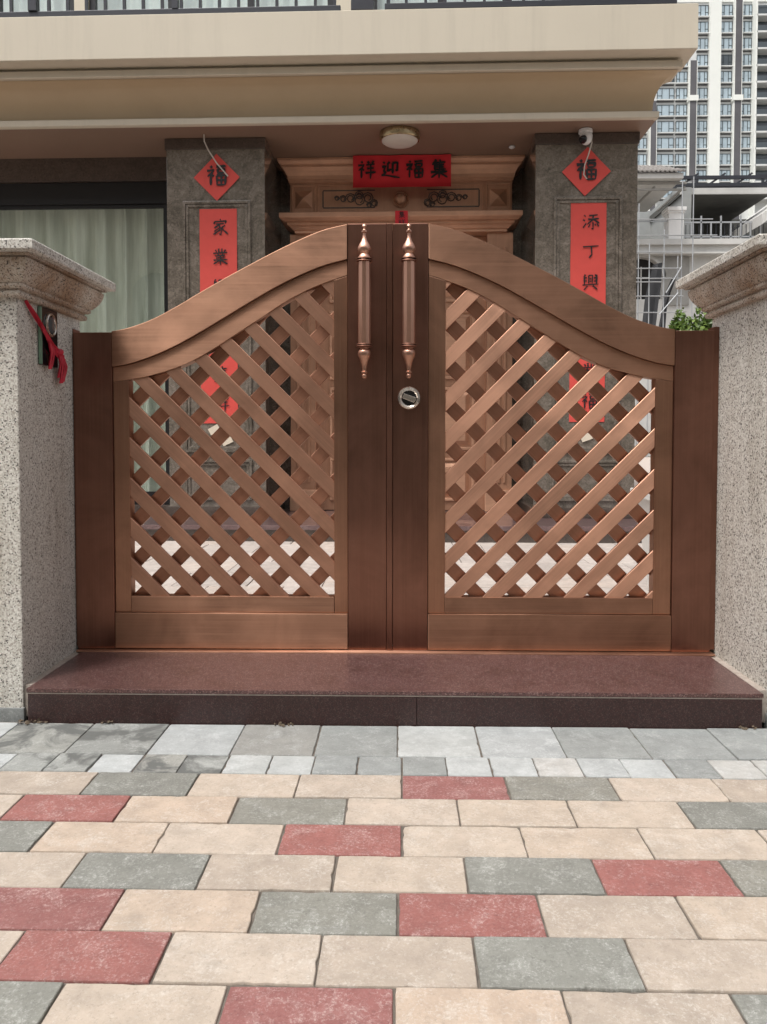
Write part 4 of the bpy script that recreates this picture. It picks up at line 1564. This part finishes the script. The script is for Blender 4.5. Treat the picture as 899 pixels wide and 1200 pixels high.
def tarp(pts_l, pts_r, y, label):
    g = MB()
    n = len(pts_l)
    vs_, fs = [], []
    for i in range(n):
        for c in range(5):
            s = c / 4
            vs_.append((pts_l[i][0] * (1 - s) + pts_r[i][0] * s, y + .06 * sin(c * 2 + i), pts_l[i][1] * (1 - s) + pts_r[i][1] * s))
    for i in range(n - 1):
        for c in range(4):
            fs.append((i * 5 + c, i * 5 + c + 1, i * 5 + c + 6, i * 5 + c + 5))
    m = len(vs_)
    vs_ += [(a, b + .02, c) for a, b, c in vs_]
    fs += [tuple(m + q for q in reversed(f)) for f in list(fs)]
    g.add(vs_, fs)
    solo('tarpaulin', g, M['tarp'], (pts_l[-1][0], y, pts_l[-1][1]), label, 'tarpaulin', 'dark sheets hanging on the scaffold', smooth=True)


tarp([(11.75, 9.1), (11.55, 8.2), (11.4, 7.4), (11.2, 5.5)], [(12.2, 9.2), (12.15, 8.2), (12.0, 7.2), (11.8, 5.3)], 36.4, 'wide black tarpaulin strip hanging below the arched villa window')
tarp([(12.65, 8.5), (12.35, 7.8), (12.2, 7.0), (11.95, 5.6)], [(12.85, 8.5), (12.6, 7.8), (12.4, 7.0), (12.3, 5.5)], 36.4, 'narrow black tarpaulin strip slanting on the scaffold, the right one')

# ------------------------------------------------------------------ residential tower far behind
tw = thing('residential_tower', 'tall white apartment tower with grey pilasters and many windows', 'apartment tower', (56, 136, 0))
TY = 135.0
ZT, ST = 75.6, 2.79
g = MB(); g.box(30, 63.2, TY + .5, TY + 16, 0, ZT)
part('wall', g, M['tower_wall'], tw)
g = MB(); g.box(63.3, 80, TY + 3, TY + 18, 0, ZT - 1)
part('rear_wing', g, M['tower_grey'], tw)
g = MB(); g.box(52.64, 54.51, TY - .5, TY + .6, 0, ZT + .8)
part('white_fin', g, M['tower_white'], tw)
for a, b, zt_ in ((49.2, 50.55, 65.4), (56.75, 58.1, ZT + .6), (42.6, 43.8, 56.5), (36.5, 37.8, 65)):
    for z0, z1 in ((0, 58.67), (59.48, zt_)):
        if z1 <= z0: continue
        g = MB(); g.box(a + .14, b - .14, TY - .6, TY + .6, z0, z1)
        part('pilaster', g, M['tower_grey'], tw)
    g = MB(); g.box(a, a + .14, TY - .55, TY + .6, 0, zt_); g.box(b - .14, b, TY - .55, TY + .6, 0, zt_)
    pe = part('pilaster_edge', g, M['tower_white'], tw)
    if zt_ > 59:
        g = MB(); g.box(a - .15, b + .15, TY - .8, TY + .55, 58.6, 59.5)
        part('pilaster_block', g, M['tower_white'], pe)
bays = [(38.2, 40.2, 0), (40.5, 42.3, 0), (44.0, 46.9, 0), (47.25, 49.1, 0), (50.7, 52.55, 0), (54.65, 56.65, 0), (58.25, 59.95, 0)]
WM = {}
for s in range(12):
    zt_ = 75.2 - s * ST
    for a, b, _ in bays:
        g = MB(); g.box(a - .1, b + .1, TY - .05, TY + .5, zt_ - 2.22, zt_ - 2.06)
        sl = part('window_sill', g, M['tower_wall'], tw)
        g = MB(); g.box(a, b, TY + .35, TY + .52, zt_ - 2.42, zt_ - 2.225)
        part('sill_shadow_strip', g, M['tower_grey'], sl)  # dark strip painted in as the shadow line under the sill
    for a, b, _ in bays:
        wd = round(b - a, 2)
        dk = random.random() < .09
        ky = (wd, dk)
        if ky not in WM:
            m = MB()
            m.mi = 0
            m.box(0, wd, .30, .36, -1.9, 0)
            m.mi = 1
            n = 3
            for q in range(n + 1):
                x = (wd - .05) * (q / n) if q in (0, n) else (wd - .05) * (.28 if q == 1 else .72)
                m.box(x, x + .085, .24, .31, -1.9, 0)
            m.box(0, wd, .25, .31, -.08, 0); m.box(0, wd, .25, .31, -1.9, -1.80)
            m.box(0, wd * .28, .25, .31, -1.28, -1.22); m.box(wd * .72, wd, .25, .31, -1.28, -1.22)
            WM[ky] = m.mesh('window', [M['tower_glass_dark' if dk else 'tower_glass'], M['tower_frame']])
        o = bpy.data.objects.new('window', WM[ky])
        COL.objects.link(o); o.parent = tw
        o.location = Vector((a, TY, zt_ - .12)) - OFF[tw.name]
    # balconies in the last bay
    g = MB(); g.box(60.2, 63.4, TY - 1.2, TY + 3, zt_ - 2.75, zt_ - 2.45)
    bal = part('balcony', g, M['tower_wall'], tw)
    g = MB(); g.box(60.25, 63.35, TY - 1.15, TY - 1.1, zt_ - 2.44, zt_ - 1.5)
    part('glass_balustrade', g, M['tower_glass_dark'], bal)
    g = MB(); g.box(60.25, 63.35, TY - 1.18, TY - 1.08, zt_ - 1.5, zt_ - 1.42)
    part('handrail', g, M['rail_paint'], bal)
    g = MB(); g.box(60.3, 63.2, TY + .35, TY + .5, zt_ - 2.4, zt_ - .2)
    part('glass_door', g, M['tower_glass_dark'], bal)
g = MB(); g.box(60.0, 60.3, TY - 1.2, TY + .6, 0, ZT + .5)
part('balcony_fin', g, M['tower_white'], tw)
g = MB(); g.box(30, 63.3, TY + .3, TY + 16.2, ZT, ZT + .5)
part('roof_parapet', g, M['tower_white'], tw)

# ------------------------------------------------------------------ house across the street (seen mirrored in the window glass)
oh = thing('opposite_house', 'cream house with arched windows across the street, mirrored in the left window', 'house', (-1, -9, 0))
OY = -9.0
g = MB()
ops = [(-20.0, -18.4), (-16.4, -14.8), (-12.8, -11.2), (-9.2, -7.6), (-5.6, -4.0), (-2.0, -0.4), (1.6, 3.2), (5.2, 6.8)]
for z0, z1 in ((-.1, 1.0), (3.0, 4.3), (6.4, 10.2)):
    g.box(-24, 9, OY - .35, OY, z0, z1)
for z0, z1 in ((1.0, 3.0), (4.3, 6.4)):
    e = [-24] + [q for p in ops for q in p] + [9]
    for i in range(0, len(e), 2):
        g.box(e[i], e[i + 1], OY - .35, OY, z0, z1)
part('wall', g, M['cream'], oh)
for a, b in ops:
    for z0, z1 in ((1.0, 3.0), (4.3, 6.4)):
        g = MB()
        n = 12
        c, r = (a + b) / 2, (b - a) / 2
        g.strip([(c + r * cos(pi * q / n), z1 - .001) for q in range(n + 1)], [(c + r * cos(pi * q / n), z1 - .7 + .65 * sin(pi * q / n)) for q in range(n + 1)], OY - .3, OY - .02)
        w2 = part('window', g, M['cream'], oh)
        g = MB(); g.box(a, b, OY - .33, OY - .31, z0, z1)
        part('pane', g, M['tower_glass_dark'], w2)
        g = MB(); g.box(c - .04, c + .04, OY - .31, OY - .27, z0, z1); g.box(a - .15, b + .15, OY + .001, OY + .1, z0 - .12, z0)
        part('frame', g, M['villa_white'], w2)
g = MB(); g.box(-24.3, 9.3, OY - 8, OY + .5, 10.2, 10.5); g.box(-24.2, 9.2, OY - 7.5, OY + .3, 10.5, 10.8); g.box(-24, 9, OY - .05, OY + .2, 3.5, 3.8)
part('roof', g, M['roof_tile'], oh)
g = MB(); g.box(-24, 9, OY - 7, OY - .5, 0, 10.2)
part('core', g, M['concrete'], oh)

# ------------------------------------------------------------------ small litter along the step
lit = MB()
rng = random.Random(11)
for cx_, n in ((-1.30, 26), (-1.03, 10), (-.40, 14), (1.2, 8)):
    for i in range(n):
        c = Vector((cx_ + rng.gauss(0, .022), 2.632 + rng.gauss(0, .008), .003 + abs(rng.gauss(0, .004))))
        d = Vector((rng.gauss(0, 1), rng.gauss(0, 1), rng.gauss(0, .3))).normalized()
        s = d.orthogonal().normalized()
        L, W = rng.uniform(.008, .02), rng.uniform(.003, .006)
        lit.add([c - d * L * .5, c + s * W, c + d * L * .5, c - s * W], [(0, 1, 2, 3)])
solo('leaf_litter', lit, M['dead_leaf'], (0, 2.63, 0), 'scraps of dry leaves along the foot of the granite step', 'leaf litter', kind='stuff')
